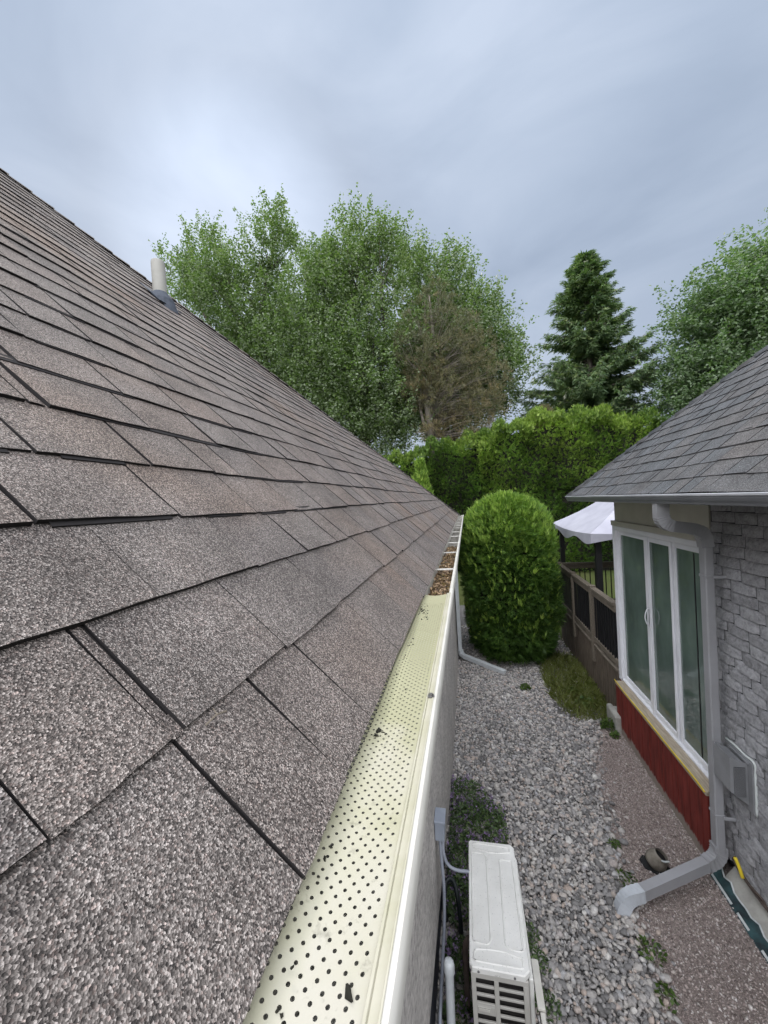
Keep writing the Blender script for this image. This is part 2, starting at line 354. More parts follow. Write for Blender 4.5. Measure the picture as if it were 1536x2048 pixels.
def groundmat(name, a, c, scale, d=None):
    m, t, b = mat(name, .95, .15); v = objco(t)
    n = noise(t, scale, 8.0, .7, vec=v); r = ramp(t, [(.3, a), (.68, c)], n); cc = r.outputs[0]
    if d: cc = mixc(t, cc, d, ramp(t, [(.45, 0.0), (.65, .7)], noise(t, .5, 4.0, vec=v)).outputs[0])
    t.links.new(cc, b.inputs['Base Color']); bump(t, b, n, .8, .03); return m
M['lawn'] = groundmat('lawn_ground', (.03, .045, .012), (.065, .085, .022), 30.0, (.07, .07, .025))
M['gravelbed'] = groundmat('gravel_bed', (.06, .058, .056), (.19, .183, .175), 45.0)
M['mulch'] = groundmat('mauve_fine_gravel', (.20, .165, .15), (.40, .34, .31), 80.0)

# ---------------------------------------------------------------- ground
m = MB(); m.poly([(-400, -400, 0), (400, -400, 0), (400, 400, 0), (-400, 400, 0)])
tag(m.build('ground', M['lawn']), kind='structure')
EDGE = [(-1., 1.02), (2.5, 1.04), (2.79, 1.09), (3.32, 1.10), (3.77, 1.15), (4.94, 1.34), (5.5, 1.55), (5.8, 1.66), (6.15, 1.80), (8.6, 1.85)]   # gravel / fine gravel border: (y, x)
ey = np.array([e[0] for e in EDGE]); ex = np.array([e[1] for e in EDGE])
def edge_x(y): return np.interp(y, ey, ex)
m = MB(); m.poly([(-.5, -2, .004)]+[(x+.06, y, .004) for y, x in [(-2, 1.02)]+EDGE[1:]]+[(1.9, 12, .004), (-.5, 12, .004)])
tag(m.build('gravel_path', M['gravelbed']), kind='structure')
m = MB(); m.poly([(1.0, -2, .008), (2.3, -2, .008), (2.3, 5.95, .008), (1.7, 5.85, .008)]+[(x-.05, y, .008) for y, x in EDGE[::-1] if y < 5.75])
tag(m.build('mulch_strip', M['mulch']), kind='structure')

# river stones
def ico(sub):
    bm = bmesh.new(); bmesh.ops.create_icosphere(bm, subdivisions=sub, radius=1); bm.verts.ensure_lookup_table()
    V = np.array([v.co[:] for v in bm.verts]); Fa = np.array([[v.index for v in f.verts] for f in bm.faces]); bm.free(); return V, Fa
def rotmats(n, tilt=.5):
    a = rng.uniform(0, 2*math.pi, n); b = rng.normal(0, tilt, n); c = rng.normal(0, tilt, n)
    def z_(t): o = np.zeros((n, 3, 3)); o[:, 0, 0] = o[:, 1, 1] = np.cos(t); o[:, 0, 1] = -np.sin(t); o[:, 1, 0] = np.sin(t); o[:, 2, 2] = 1; return o
    def x_(t): o = np.zeros((n, 3, 3)); o[:, 1, 1] = o[:, 2, 2] = np.cos(t); o[:, 1, 2] = -np.sin(t); o[:, 2, 1] = np.sin(t); o[:, 0, 0] = 1; return o
    def y_(t): o = np.zeros((n, 3, 3)); o[:, 0, 0] = o[:, 2, 2] = np.cos(t); o[:, 0, 2] = np.sin(t); o[:, 2, 0] = -np.sin(t); o[:, 1, 1] = 1; return o
    return x_(b) @ y_(c) @ z_(a)
def scatter(C, S, base, rough=.12, tilt=.35):
    V, Fa = base; n = len(C); k = len(V)
    P = V[None]*(1+rng.normal(0, rough, (n, k, 1)))*S[:, None, :]
    P = np.einsum('nij,nkj->nki', rotmats(n, tilt), P)+C[:, None, :]
    return P.reshape(-1, 3), (Fa[None]+(np.arange(n)*k)[:, None, None]).reshape(-1, Fa.shape[1])
def jgrid(x0, x1, y0, y1, sp, j=.45):
    gx, gy = np.meshgrid(np.arange(x0, x1, sp), np.arange(y0, y1, sp)); p = np.stack([gx.ravel(), gy.ravel()], 1)
    return p+rng.uniform(-j, j, p.shape)*sp
def stones(y0, y1, sp, base, rmul, z=.010):
    p = jgrid(-.42, 1.95, y0, y1, sp); keep = p[:, 0] < edge_x(p[:, 1])+rng.normal(0, .06, len(p))
    keep &= ~((p[:, 0] > 1.15) & (p[:, 1] > 5.95) & (p[:, 1] < 8.2) & (rng.random(len(p)) < .85)); p = p[keep]; n = len(p)
    r = np.clip(rng.lognormal(math.log(sp*rmul), .30, n), .006, .05)
    big = (np.abs(p[:, 0]-edge_x(p[:, 1])) < .22) & (p[:, 1] < 4.2) & (rng.random(n) < .25); r[big] *= 1.45
    S = np.stack([r*rng.uniform(.9, 1.35, n), r*rng.uniform(.75, 1.05, n), r*rng.uniform(.5, .75, n)], 1)
    C = np.column_stack([p, z+r*.35+rng.uniform(0, .012, n)])
    V, Fa = scatter(C, S, base); return V, Fa, np.repeat(rng.random(n)**1.1, len(base[0]))
i1, i0 = ico(2), ico(1)
parts = [stones(1.3, 4.2, .027, i1, .55), stones(1.3, 4.2, .024, i0, .50, .0), stones(4.2, 10.0, .029, i0, .58), stones(4.2, 10.0, .030, i0, .50, 0)]
off = 0; Vs, Fs, Rs = [], [], []
for V, Fa, r in parts: Vs.append(V); Fs.append(Fa+off); Rs.append(r); off += len(V)
tag(link('river_stones', npmesh('river_stones', np.concatenate(Vs), np.concatenate(Fs), np.concatenate(Rs)), M['stone'], smooth=True), 'rounded grey river stones covering the path between the houses', 'gravel', kind='stuff')
p = jgrid(.85, 1.95, 1.4, 5.9, .0125); keep = p[:, 0] > edge_x(p[:, 1])-np.abs(rng.normal(0, .07, len(p))); p = p[keep]; n = len(p)
r = rng.lognormal(math.log(.0056), .35, n); S = np.stack([r*1.3, r, r*.7], 1)
octa = (np.array([[1, 0, 0], [-1, 0, 0], [0, 1, 0], [0, -1, 0], [0, 0, 1], [0, 0, -1.]]), np.array([[0, 2, 4], [2, 1, 4], [1, 3, 4], [3, 0, 4], [2, 0, 5], [1, 2, 5], [3, 1, 5], [0, 3, 5]]))
V, Fa = scatter(np.column_stack([p, np.full(n, .012)]), S, octa, .25, .6)
tag(link('fine_gravel', npmesh('fine_gravel', V, Fa, np.repeat(rng.random(n), 6)), M['chip']), 'fine mauve gravel beside the red skirting boards', 'gravel', kind='stuff')

# ---------------------------------------------------------------- shingled roof planes
def wav(y, u, s=0.0): return .0035*np.sin(2.3*y+1.7*u+s)+.0025*np.sin(5.1*y-2.9*u+2*s)
def shingles(P0, U, V, NN, e, n_rows, first, slots_of, hip_y, y_min, near, gap=.0036, thick=.0105, sag=1.0):
    """courses of tabs; returns verts, quads, rnd, material index. u: up the slope, y: along the eave"""
    P0, U, V, NN = map(np.array, (P0, U, V, NN)); VV, FF, RR, MI = [], [], [], []
    def add(us, ys, hs, r, faces, mi):
        b = len(RR)
        for u, y, h in zip(us, ys, hs):
            VV.append(P0+U*u+V*y+NN*(h+sag*wav(y, u))); RR.append(r)
        for f in faces: FF.append([b+i for i in f]); MI.append(mi)
    for k in range(n_rows):
        u0 = k*e if k else first; u1 = (k+1)*e+.03
        sl = slots_of(k)
        for i in range(len(sl)-1):
            a, b = sl[i], sl[i+1]; low = False
            if a < 0 and b < 0 and a < y_min: continue
            g = gap*random.uniform(.7, 1.5)*(1 if k < 3 else 1.75)
            if b-a < .03: low = True
            a0, a1, b0, b1 = a+g/2, a+g/2+random.uniform(-.003, .003), b-g/2, b-g/2+random.uniform(-.003, .003)
            h0y, h1y = hip_y(u0), hip_y(u1)
            if a0 >= h0y: continue
            b0 = min(b0, h0y); b1 = min(b1, h1y); a1 = min(a1, b1-.001)
            r = random.random(); ns = 8 if (k < 8 and a < near) else 2
            du = random.uniform(-.003, .004); lift = random.uniform(-.002, .004)-(.005 if low else 0)
            ts = np.linspace(0, 1, ns+1); ph = random.uniform(0, 6)
            ysb = a0+(b0-a0)*ts; yst = a1+(b1-a1)*ts
            wob = .0009*np.sin(ts*5+ph)+.0007*np.sin(ts*13+2*ph); hb = thick+lift*.7+.001*np.sin(ts*3.7+ph*1.3)
            us = np.concatenate([u0+du+wob, u0+.5*e+0*ts, np.full(ns+1, u1)]); ys = np.concatenate([ysb, .5*(ysb+yst), yst])
            hs = np.concatenate([hb, .5*(hb+.003)+.0012*np.sin(ts*4+ph), np.full(ns+1, .003+(-.003 if low else 0))]); m_ = ns+1
            f = [[j, j+1, m_+j+1, m_+j] for j in range(ns)]+[[m_+j, m_+j+1, 2*m_+j+1, 2*m_+j] for j in range(ns)]
            add(us, ys, hs, r, f, 0)
            # the cut edges: butt and both sides, bare asphalt
            add(np.concatenate([u0+du+wob, u0+du+wob+.001]), np.concatenate([ysb, ysb]), np.concatenate([hb, np.full(m_, .0005)]), r, [[j, m_+j, m_+j+1, j+1] for j in range(ns)], 1)
            for yb, yt, hh in ((a0, a1, hb[0]), (b0, b1, hb[-1])):
                add([u0+du, u1, u1, u0+du], [yb, yt, yt, yb], [hh, .003, -.002, -.001], r, [[0, 1, 2, 3]], 1)
            if k > 2 and random.random() < .62 and not low:          # the second layer peeping out below the butt
                c0 = a0+random.uniform(-.05, .12); c1 = min(b0+random.uniform(-.10, .05), h0y); q = random.uniform(.004, .010)
                if c1 > c0+.05:
                    add([u0-q, u0-q, u0+.02, u0+.02], [c0, c1, c1, c0], [.0075, .0075, .0085, .0085], r, [[0, 1, 2, 3]], 1)
                    add([u0-q, u0-q, u0-q, u0-q], [c0, c1, c1, c0], [.0075, .0075, .003, .003], r, [[0, 1, 2, 3]], 1)
    return VV, FF, RR, MI
def tri_fan_sheet(VV, FF, RR, MI, pts, mi):
    b = len(RR)
    if len(pts) == 3: pts = [pts[0], (np.array(pts[0])+np.array(pts[1]))/2, pts[1], pts[2]]
    for p_ in pts: VV.append(np.array(p_, float)); RR.append(.3)
    FF.append([b+i for i in range(4)]); MI.append(mi)

# ================================================================ HOUSE ON THE LEFT
E_, H_, T_ = .19, .4066, .975
th = math.atan(T_); s_, c_ = math.sin(th), math.cos(th)
P0 = (-.56*H_, 0, EYE-H_); U = (-c_, 0, s_); NN = (s_, 0, c_)
house = empty('house', (-3, 4, 0), 'house with mauve grey shingle roof and cream perforated gutter guard', 'house')
known = {0: [.09, .385, .545, .71, 1.045, 1.34, 1.67, 1.88, 2.11], 1: [.08, .245, .382, .404, .675, .99, 1.29, 1.60, 1.93], 2: [.21, .525, .83, 1.13, 1.41, 1.55, 1.87],
         3: [.14, .45, .745, 1.075, 1.37, 1.63, 2.0], 4: [.25, .555, .825, 1.075, 1.22, 1.48, 1.82, 2.13, 2.6], 5: [.08, .36, .65, .69, .98, 1.29, 1.58]}
def slots_left(k):
    r = random.Random(k*17+3); s = list(known.get(k, [r.uniform(-.1, .2)]))
    while s[0] > -1.6: s.insert(0, s[0]-r.uniform(.27, .33))
    while s[-1] < 10.6: s.append(s[-1]+(r.uniform(.27, .33) if r.random() < .8 else r.uniform(.14, .22)))
    return s
EAVE_X = -.211; U_E = -.126*E_
def hip_left(u): return 10.2-2*(u-U_E)*c_
ROWS = 33; u_r = ROWS*E_
VV, FF, RR, MI = shingles(P0, U, (0, 1, 0), NN, E_, ROWS, U_E, slots_left, hip_left, -1.6, 4.0)
def rp(u, y, h=0.0): return np.array(P0)+np.array(U)*u+np.array((0, y, 0))+np.array(NN)*h
tri_fan_sheet(VV, FF, RR, MI, [rp(U_E+.01, -1.7, -.006), rp(U_E+.01, 10.2, -.006), rp(u_r, hip_left(u_r), -.006), rp(u_r, -1.7, -.006)], 1)
# far hip slope and the slope beyond the ridge
ridge_a = rp(u_r, hip_left(u_r)); back = -9.2
tri_fan_sheet(VV, FF, RR, MI, [rp(U_E, 10.2, -.004), ridge_a+np.array((0, 0, -.004)), (back, 10.2, rp(U_E, 10.2)[2])], 0)
tri_fan_sheet(VV, FF, RR, MI, [ridge_a, rp(u_r, -1.7), (back, -1.7, rp(U_E, 0)[2]), (back, 10.2, rp(U_E, 0)[2])], 0)
me = npmesh('roof', np.array(VV), np.array(FF)[:0].reshape(0, 4) if False else np.array(FF), np.array(RR), np.array(MI)); me.validate()
roof = link('roof', me, [M['shingle'], M['asphalt']], house)
# hip caps: folded shingles overlapping down the hip
VV, FF, RR, MI = [], [], [], []
ha = rp(U_E, 10.2); hb_ = ridge_a; hd = (hb_-ha); hl = np.linalg.norm(hd); hd = hd/hl
sideL = np.array((0, -1, 0))*1.0; sideL = sideL-hd*(sideL@hd); sideL -= np.array(NN)*(sideL@np.array(NN)); sideL /= np.linalg.norm(sideL)
n2 = np.array((0, .4875, 1.0)); n2 /= np.linalg.norm(n2); sideR = np.array((-1., 0, 0)); sideR -= n2*(sideR@n2); sideR -= hd*(sideR@hd); sideR -= n2*(sideR@n2); sideR /= np.linalg.norm(sideR)
step = .17
for k in range(int(hl/step)+1):
    t0, t1 = k*step, (k+1)*step+.05; r = random.random(); b = len(RR)
    for t_, h in ((t0, .026), (t1, .012)):
        c = ha+hd*t_
        for sd, wd, nn in ((sideL, .11, np.array(NN)), (None, 0, (np.array(NN)+n2)/np.linalg.norm(np.array(NN)+n2)), (sideR, .11, n2)):
            VV.append(c+(sd*wd if sd is not None else 0)+nn*h); RR.append(r)
    for sd, wd, nn in ((sideL, .11, np.array(NN)), (None, 0, (np.array(NN)+n2)/np.linalg.norm(np.array(NN)+n2)), (sideR, .11, n2)):
        VV.append(ha+hd*t0+(sd*wd if sd is not None else 0)+nn*.010); RR.append(r)
    FF += [[b, b+1, b+4, b+3], [b+1, b+2, b+5, b+4], [b, b+6, b+7, b+1], [b+1, b+7, b+8, b+2]]; MI += [0, 0, 1, 1]
link('hip_cap', npmesh('hip_cap', np.array(VV), np.array(FF), np.array(RR), np.array(MI)), [M['shingle'], M['asphalt']], house)
# walls, foundation, soffit, fascia
m = MB(); xw = -.34
m.poly([(xw, -1.6, .9), (xw, 1.92, .56), (xw, 3.1, .37), (xw, 4.42, .06), (xw, 4.45, 0), (xw, 9.9, 0), (xw, 9.9, 2.76), (xw, -1.6, 2.76)])
m.poly([(xw, 9.9, 0), (-9, 9.9, 0), (-9, 9.9, 2.76), (xw, 9.9, 2.76)])
m.poly([(xw-.03, -1.6, .9), (xw-.03, 1.92, .56), (xw-.03, 3.1, .37), (xw-.03, 4.42, .06), (xw, 4.42, .06), (xw, 3.1, .37), (xw, 1.92, .56), (xw, -1.6, .9)])
m.build('wall', M['cladding'], house)
m = MB(); m.box(-9, xw-.03, -1.6, 4.6, -.1, 1.0); m.build('foundation', M['navy'], house)
m = MB(); m.poly([(-.226, -1.6, 2.758), (-.226, 10.1, 2.758), (-.40, 10.1, 2.758), (-.40, -1.6, 2.758)]); m.build('soffit', M['soffit'], house)
m = MB(); m.box(-.246, -.226, -1.6, 10.15, 2.76, 2.86); m.build('fascia', M['white'], house)
# gutter
m = MB(); gp = [(-.224, 2.862), (-.224, 2.772), (-.218, 2.765), (-.145, 2.765), (-.125, 2.772), (-.115, 2.785), (-.106, 2.795), (-.092, 2.806), (-.0855, 2.822), (-.082, 2.842), (-.0815, 2.860), (-.083, 2.868), (-.0865, 2.8725), (-.0985, 2.8725), (-.101, 2.868), (-.101, 2.862)]
m.extrude_y(gp, -1.6, 10.2, 24); m.poly([(x, 10.2, z) for x, z in gp])
gutter = m.build('gutter', M['white'], house, True, 35)
m = MB(); m.extrude_y([(-.222, 2.79), (-.15, 2.772), (-.104, 2.80)], 1.5, 10.19, 4); m.build('gutter_floor', M['trough'], gutter)
for y in (2.45, 3.22, 3.93, 4.6, 5.2, 5.9, 6.37, 6.77, 7.17, 7.7, 8.2, 8.7, 9.2, 9.7):
    m = MB(); m.box(-.222, -.101, y-.014, y+.014, 2.853, 2.861, .002); m.build('gutter_hanger', M['hanger'], gutter)
# perforated guard: real holes, staggered rows
def gz(x, y):
    t = np.clip((x+.215)/.105, 0, 1)
    return 2.8685-.0055*np.sin(math.pi*t)*(1-.2*t)+(1-t)*(.0035*np.sin(y*7.3)+.003*np.sin(y*13.1+1))+.0022*np.sin(y*5+t*4)*(1-t*.7)
px_, qy, hr = .0166, .0084, .0022
VV, FF = [], []; ang = [2*math.pi*k/8 for k in range(8)]
G0, G1 = -.55, 1.765
nr = int((G1-G0)/qy); corner = [(1, .45), (.45, 1), (-.45, 1), (-1, .45), (-1, -.45), (-.45, -1), (.45, -1), (1, -.45)]
for j in range(nr):
    yc = G0+(j+.5)*qy; nx = 6
    for i in range(-1, nx):
        xc = -.1095-(i+.5+(.5 if j % 2 else 0))*px_; solid = (i == -1)
        if solid:
            if not j % 2: continue
            xa, xb = -.1095-.5*px_, -.1095
            b = len(VV); VV += [(xa, yc-qy/2), (xb, yc-qy/2), (xb, yc+qy/2), (xa, yc+qy/2)]; FF.append([b, b+1, b+2, b+3]); continue
        if yc > 1.62: h = None
        else: h = hr
        b = len(VV)
        full = [(px_/2, qy/2), (-px_/2, qy/2), (-px_/2, -qy/2), (px_/2, -qy/2)]
        if h is None:
            VV += [(xc+a, yc+c) for a, c in full]; FF.append([b, b+1, b+2, b+3]); continue
        rim = [(px_/2, 0), (px_/2, qy/2), (0, qy/2), (-px_/2, qy/2), (-px_/2, 0), (-px_/2, -qy/2), (0, -qy/2), (px_/2, -qy/2)]
        VV += [(xc+a, yc+c) for a, c in rim]+[(xc+h*math.cos(a), yc+h*math.sin(a)) for a in ang]
        for k in range(8): FF.append([b+k, b+(k+1) % 8, b+8+(k+1) % 8, b+8+k])
XY = np.array(VV); V3 = np.column_stack([XY, gz(XY[:, 0], XY[:, 1])])
me = npmesh('gutter_guard', V3, np.array(FF)); me.validate()
bmx = bmesh.new(); bmx.from_mesh(me); bmesh.ops.remove_doubles(bmx, verts=bmx.verts, dist=1e-5); bmesh.ops.recalc_face_normals(bmx, faces=bmx.faces)
y_ = np.linspace(G0, G1, 60); prof = [(-.1095, 0), (-.1085, .0035), (-.1055, .0042), (-.1045, .002), (-.1035, .0035), (-.0955, .0050), (-.0945, .0062), (-.0928, .0060), (-.0928, .004)]
rows = [[bmx.verts.new((x, y, 2.8685+dz+.0)) for x, dz in prof] for y in y_]
for a, b in zip(rows, rows[1:]):
    for j in range(len(prof)-1):
        f = bmx.faces.new([a[j], a[j+1], b[j+1], b[j]]); f.material_index = 1
bmx.to_mesh(me); bmx.free()
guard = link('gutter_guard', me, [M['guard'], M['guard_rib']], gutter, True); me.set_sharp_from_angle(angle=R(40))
m = MB(); m.tube([(-.0985, .826, 2.872), (-.0985, .826, 2.8755)], .0075, 14); m.tube([(-.0985, .826, 2.8755), (-.0985, .826, 2.8795)], .005, 6); m.build('screw', M['steel'], gutter)
# downspout of the left gutter
m = MB(); rect = lambda a, b: [(a, b), (-a, b), (-a, -b), (a, -b)]
m.sweep(bez([(-.16, 7.9, 2.77), (-.20, 7.9, 2.6), (-.27, 7.9, 2.4), (-.285, 7.9, 2.2)], 4)+[(-.285, 7.9, .2)], rect(.045, .035), up=(1, 0, 0))
m.sweep([(-.285, 7.9, .22), (-.27, 7.88, .14), (-.2, 7.82, .11), (.52, 7.28, .05)], rect(.045, .035))
m.build('downspout', M['pvc'], house)
# vent pipe and its flashing
vy, vu = 3.75, 21.0*E_
vray = at(321, 597, Y=1.0)-np.array((0, 0, EYE)); vn = np.array(NN); vk = ((rp(0, 0, .02)-np.array((0, 0, EYE)))@vn)/(vray@vn); vp = vray*vk+np.array((0, 0, EYE))
vx, vY, vz = vp
vpipe = MB(); vpipe.tube([(vx, vY, vz-.25), (vx, vY, vz+.33), (vx, vY, vz+.352), (vx, vY, vz+.36)], .062, 20, scales=[1, 1, .93, .70]); vo = vpipe.build('vent_pipe', M['vent_pipe'], house, True, 40)
m = MB(); cvec = np.array((vx, vY, vz)); uu = np.array(U); nn_ = np.array(NN)
dn = (cvec-np.array(P0))@nn_; base = cvec-nn_*(dn-.024)
q = [base+uu*a+np.array((0, b, 0)) for a, b in ((.13, -.15), (.13, .13), (-.16, .13), (-.16, -.15))]
m.hull([tuple(p_) for p_ in q]+[tuple(p_+nn_*.006) for p_ in q], [(0, 1, 2, 3), (4, 5, 6, 7), (0, 1, 5, 4), (1, 2, 6, 5), (2, 3, 7, 6), (3, 0, 4, 7)])
ring = 18
m.tube([(vx, vY, vz-.16), (vx, vY, vz-.03), (vx, vY, vz+.045), (vx, vY, vz+.052)], .125, ring, scales=[1.25, .98, .56, .50], cap=False)
m.build('flashing', M['flashing'], vo)

# leaves lying in the open gutter, specks on the guard
def flakes(C, L, W, tilt, curl=.35):
    n = len(C); b = np.array([[-1, 0, 0], [0, -.5, .25], [1, 0, 0], [0, .5, .25]])
    P = b[None]*np.stack([L, W, W*curl*2], 1)[:, None, :]; P = np.einsum('nij,nkj->nki', rotmats(n, tilt), P)+C[:, None, :]
    Fa = np.array([[0, 1, 2], [0, 2, 3]]); return P.reshape(-1, 3), (Fa[None]+(np.arange(n)*4)[:, None, None]).reshape(-1, 3)
n = 1500; yy = 1.78+2.2*rng.random(n)**1.4; xx = rng.uniform(-.215, -.108, n); zz = 2.80+.035*rng.random(n)*np.clip(1.5-(yy-1.8)*.5, .3, 1)
V, Fa = flakes(np.column_stack([xx, yy, zz]), rng.uniform(.008, .024, n), rng.uniform(.006, .016, n), .7)
tag(link('dry_leaves', npmesh('dry_leaves', V, Fa, np.repeat(rng.random(n), 4)), M['dry']), 'dry brown leaves lying in the open end of the white gutter', 'leaves', kind='stuff')
n = 75; yy = np.concatenate([rng.uniform(.2, 1.2, 28), rng.normal(1.5, .06, 47)]); xx = np.concatenate([-.198+np.abs(rng.normal(0, .014, 28)), rng.normal(-.185, .016, 47)]); xx = np.clip(xx, -.203, -.112)
sz = rng.lognormal(math.log(.0014), .5, n); V, Fa = scatter(np.column_stack([xx, yy, gz(xx, yy)+.0012]), np.stack([sz*1.5, sz, sz*.8], 1), i0, .3, .5)
V2, Fa2 = scatter(np.array([[-.1255, .312, 2.8685], [-.183, .318, 2.872], [-.176, .69, 2.871]]), np.array([[.0032, .007, .002], [.002, .0025, .0015], [.006, .003, .0015]]), i0, .35, .3)
V = np.concatenate([V, V2]); Fa = np.concatenate([Fa, Fa2+n*len(i0[0])])
tag(link('gutter_debris', npmesh('gutter_debris', V, Fa), M['core']), 'dark specks of moss and dirt on the cream gutter guard', 'dirt', kind='stuff')
m = MB(); q0 = at(253, 1590, Z=2.86); 
tw = rp(E_*1.0-.012, .43, .012)
m.tube([tuple(tw), tuple(tw+np.array((.006, .016, .006))), tuple(tw+np.array((.010, .03, .003)))], 0.0013, 5); m.tube([tuple(tw+np.array((.006, .016, .006))), tuple(tw+np.array((-.004, .022, .010)))], .0009, 5)
tag(m.build('twig', M['deckwood']), 'tiny brown twig caught under a shingle edge near the gutter', 'twig')

# ================================================================ HEAT PUMP and the things by the wall
PX0, PX1, PY0, PY1, PZ = -.122, .19, 2.02, 2.80, .80
pump = empty('heat_pump', (.03, 2.4, 0), 'ivory outdoor heat pump unit with embossed lid beside the wall', 'heat pump')
m = MB(); m.box(PX0+.008, PX1-.008, PY0+.035, PY1-.008, .12, PZ-.022, .012); m.build('casing', M['pumpside'], pump)
m = MB(); Q = [(PX0, PY0+.02), (PX0+.015, PY0), (PX1-.03, PY0), (PX1, PY0+.03), (PX1+.012, PY1-.11), (PX1+.003, PY1-.09), (PX1+.003, PY1-.02), (PX1-.02, PY1), (PX0+.012, PY1), (PX0, PY1-.012)]
n = len(Q); cx, cy = (PX0+PX1)/2, (PY0+PY1)/2
def sh(k, z): return [(cx+(x-cx)*k, cy+(y-cy)*(1-(1-k)*.45), z) for x, y in Q]
P = sh(1, PZ-.032)+sh(1.0, PZ-.006)+sh(.975, PZ)
m.hull(P, [tuple(range(n))]+[(i, (i+1) % n, n+(i+1) % n, n+i) for i in range(n)]+[(n+i, n+(i+1) % n, 2*n+(i+1) % n, 2*n+i) for i in range(n)]+[tuple(range(2*n, 3*n))])
cover = m.build('top_cover', M['pumptop'], pump)
def groove(pts, w_=.0055, z=PZ+.0006):
    g = MB(); P = [np.array(p_) for p_ in pts]; k = len(P); c = sum(P)/k
    # a low rounded bead standing on the lid, following the outline of the embossed field
    path = []
    for i in range(k):
        a, b, d = P[i-1], P[i], P[(i+1) % k]; r_ = .014
        ua = (a-b)/np.linalg.norm(a-b); ub = (d-b)/np.linalg.norm(d-b)
        for t in (0, .5, 1): 
            q_ = (b+ua*r_)*(1-t)**2+2*t*(1-t)*b+(b+ub*r_)*t*t; path.append((q_[0], q_[1], z))
    path += path[:2]
    g.sweep(path, [(w_, 0), (w_*.4, .0042), (-w_*.4, .0042), (-w_, 0)], cap=False); return g.build('embossed_bead', M['pumptop'], cover)
w0 = PX0+.022
groove([(w0, PY0+.12), (w0, PY1-.10), (w0+.075, PY1-.10), (w0+.098, PY1-.12), (w0+.098, PY0+.14), (w0+.08, PY0+.115)])
groove([(PX1-.022, PY0+.11), (PX1-.022, PY1-.13), (PX1-.105, PY1-.13), (PX1-.115, PY0+.13), (PX1-.085, PY0+.11)])
groove([(w0, PY0+.03), (w0+.01, PY0+.085), (w0+.10, PY0+.095), (PX1-.12, PY0+.095), (PX1-.03, PY0+.075), (PX1-.03, PY0+.03)])
groove([(w0+.005, PY1-.025), (w0+.01, PY1-.06), (w0+.10, PY1-.085), (PX1-.12, PY1-.085), (PX1-.03, PY1-.07), (PX1-.03, PY1-.03)])
for x in (-.075, .11):
    m = MB(); m.tube([(x, PY0-.0005, PZ-.02), (x, PY0-.004, PZ-.02)], .006, 10); m.build('screw', M['steel'], cover)
# grille on the near end: two columns of slots in a frame
m = MB(); xa, xb = PX0+.006, PX1-.012; yg = PY0+.006
cols = [(xa+.024, xa+.118), (xa+.142, xb-.028)]; zt = PZ-.062; hs_, pitch = .035, .049; nsl = 12
zs = [zt-k*pitch for k in range(nsl)]
def strip(x0, x1, z0, z1): m.box(x0, x1, yg-.004, yg+.006, z0, z1, .0018, 1)
strip(xa, xb, zt, PZ-.034); strip(xa, cols[0][0], .13, zt); strip(cols[0][1], cols[1][0], .13, zt); strip(cols[1][1], xb, .13, zt)
for ci, (c0, c1) in enumerate(cols):
    for k, z in enumerate(zs):
        lo = z-hs_; nxt = z-pitch if k < nsl-1 else .13
        if ci == 0 and k == 3: strip(c0, c1, nxt, z)
        else: strip(c0, c1, nxt, lo)
grille = m.build('side_grille', M['pumpside'], pump)
m = MB(); m.box(cols[0][0]-.01, cols[1][1]+.01, yg+.014, yg+.024, .14, PZ-.05)
for k in range(20): m.box(cols[1][0], cols[1][1], yg+.007, yg+.009, .2+k*.028, .204+k*.028)
m.build('coil', M['fin'], grille)
m = MB(); m.box(cols[0][0]+.004, cols[0][0]+.070, yg-.007, yg-.003, zs[3]-.033, zs[3]-.006, .001, 1); plate = m.build('name_plate', M['pumpside'], grille)
m = MB()
xq = cols[0][0]+.010
for k in range(9):                                   # the worn raised lettering is too small to read in the photograph
    hgt = .012 if k % 3 else .014
    m.box(xq, xq+.0045, yg-.0085, yg-.0068, zs[3]-.026, zs[3]-.026+hgt); xq += .0062
m.build('raised_lettering', M['white'], plate)
# front (path side) : moulded frame, fan opening and air baffle
m = MB(); m.box(PX1-.008, PX1+.016, PY0+.03, PY1-.12, .13, PZ-.05, .006); front = m.build('front_panel', M['pump'], pump)
m = MB(); m.box(PX1+.0165, PX1+.022, PY0+.10, PY1-.30, .16, PZ-.10, .002); m.build('fan_opening', M['fin'], front)
m = MB(); m.box(PX1+.024, PX1+.062, PY0-.02, PY0+.20, .652, .668, .003); m.box(PX1+.048, PX1+.062, PY0-.02, PY0+.20, .40, .651, .003); m.box(PX1+.034, PX1+.058, PY0-.40, PY0-.022, .635, .655, .003)
m.build('air_baffle', M['white'], front)
for y in (PY0+.12, PY1-.12):
    m = MB(); m.box(PX0-.01, PX1+.03, y-.03, y+.03, .0, .118, .005); m.build('foot', M['black'], pump)
db = empty('disconnect_box', (-.30, 2.62, 1.03), 'small blue grey electrical box on the wall above the heat pump', 'electrical box')
m = MB(); m.box(-.337, -.272, 2.565, 2.68, .97, 1.09, .006); m.build('housing', M['boxgrey'], db)
m = MB(); m.box(-.338, -.262, 2.558, 2.687, 1.092, 1.112, .005); m.build('lid', M['boxgrey'], db)
m = MB(); m.tube(bez([(-.306, 2.59, .97), (-.300, 2.56, .85), (-.290, 2.52, .70), (-.295, 2.47, .52), (-.310, 2.40, .36), (-.325, 2.25, .20), (-.33, 2.05, .08)], 6), .011, 8); m.build('conduit', M['conduit'], db, True)
m = MB(); m.tube(bez([(-.285, 2.60, .97), (-.287, 2.575, .90), (-.265, 2.565, .825), (-.21, 2.56, .793), (-.115, 2.56, .79)], 6), .011, 8); m.build('conduit', M['conduit'], db, True)
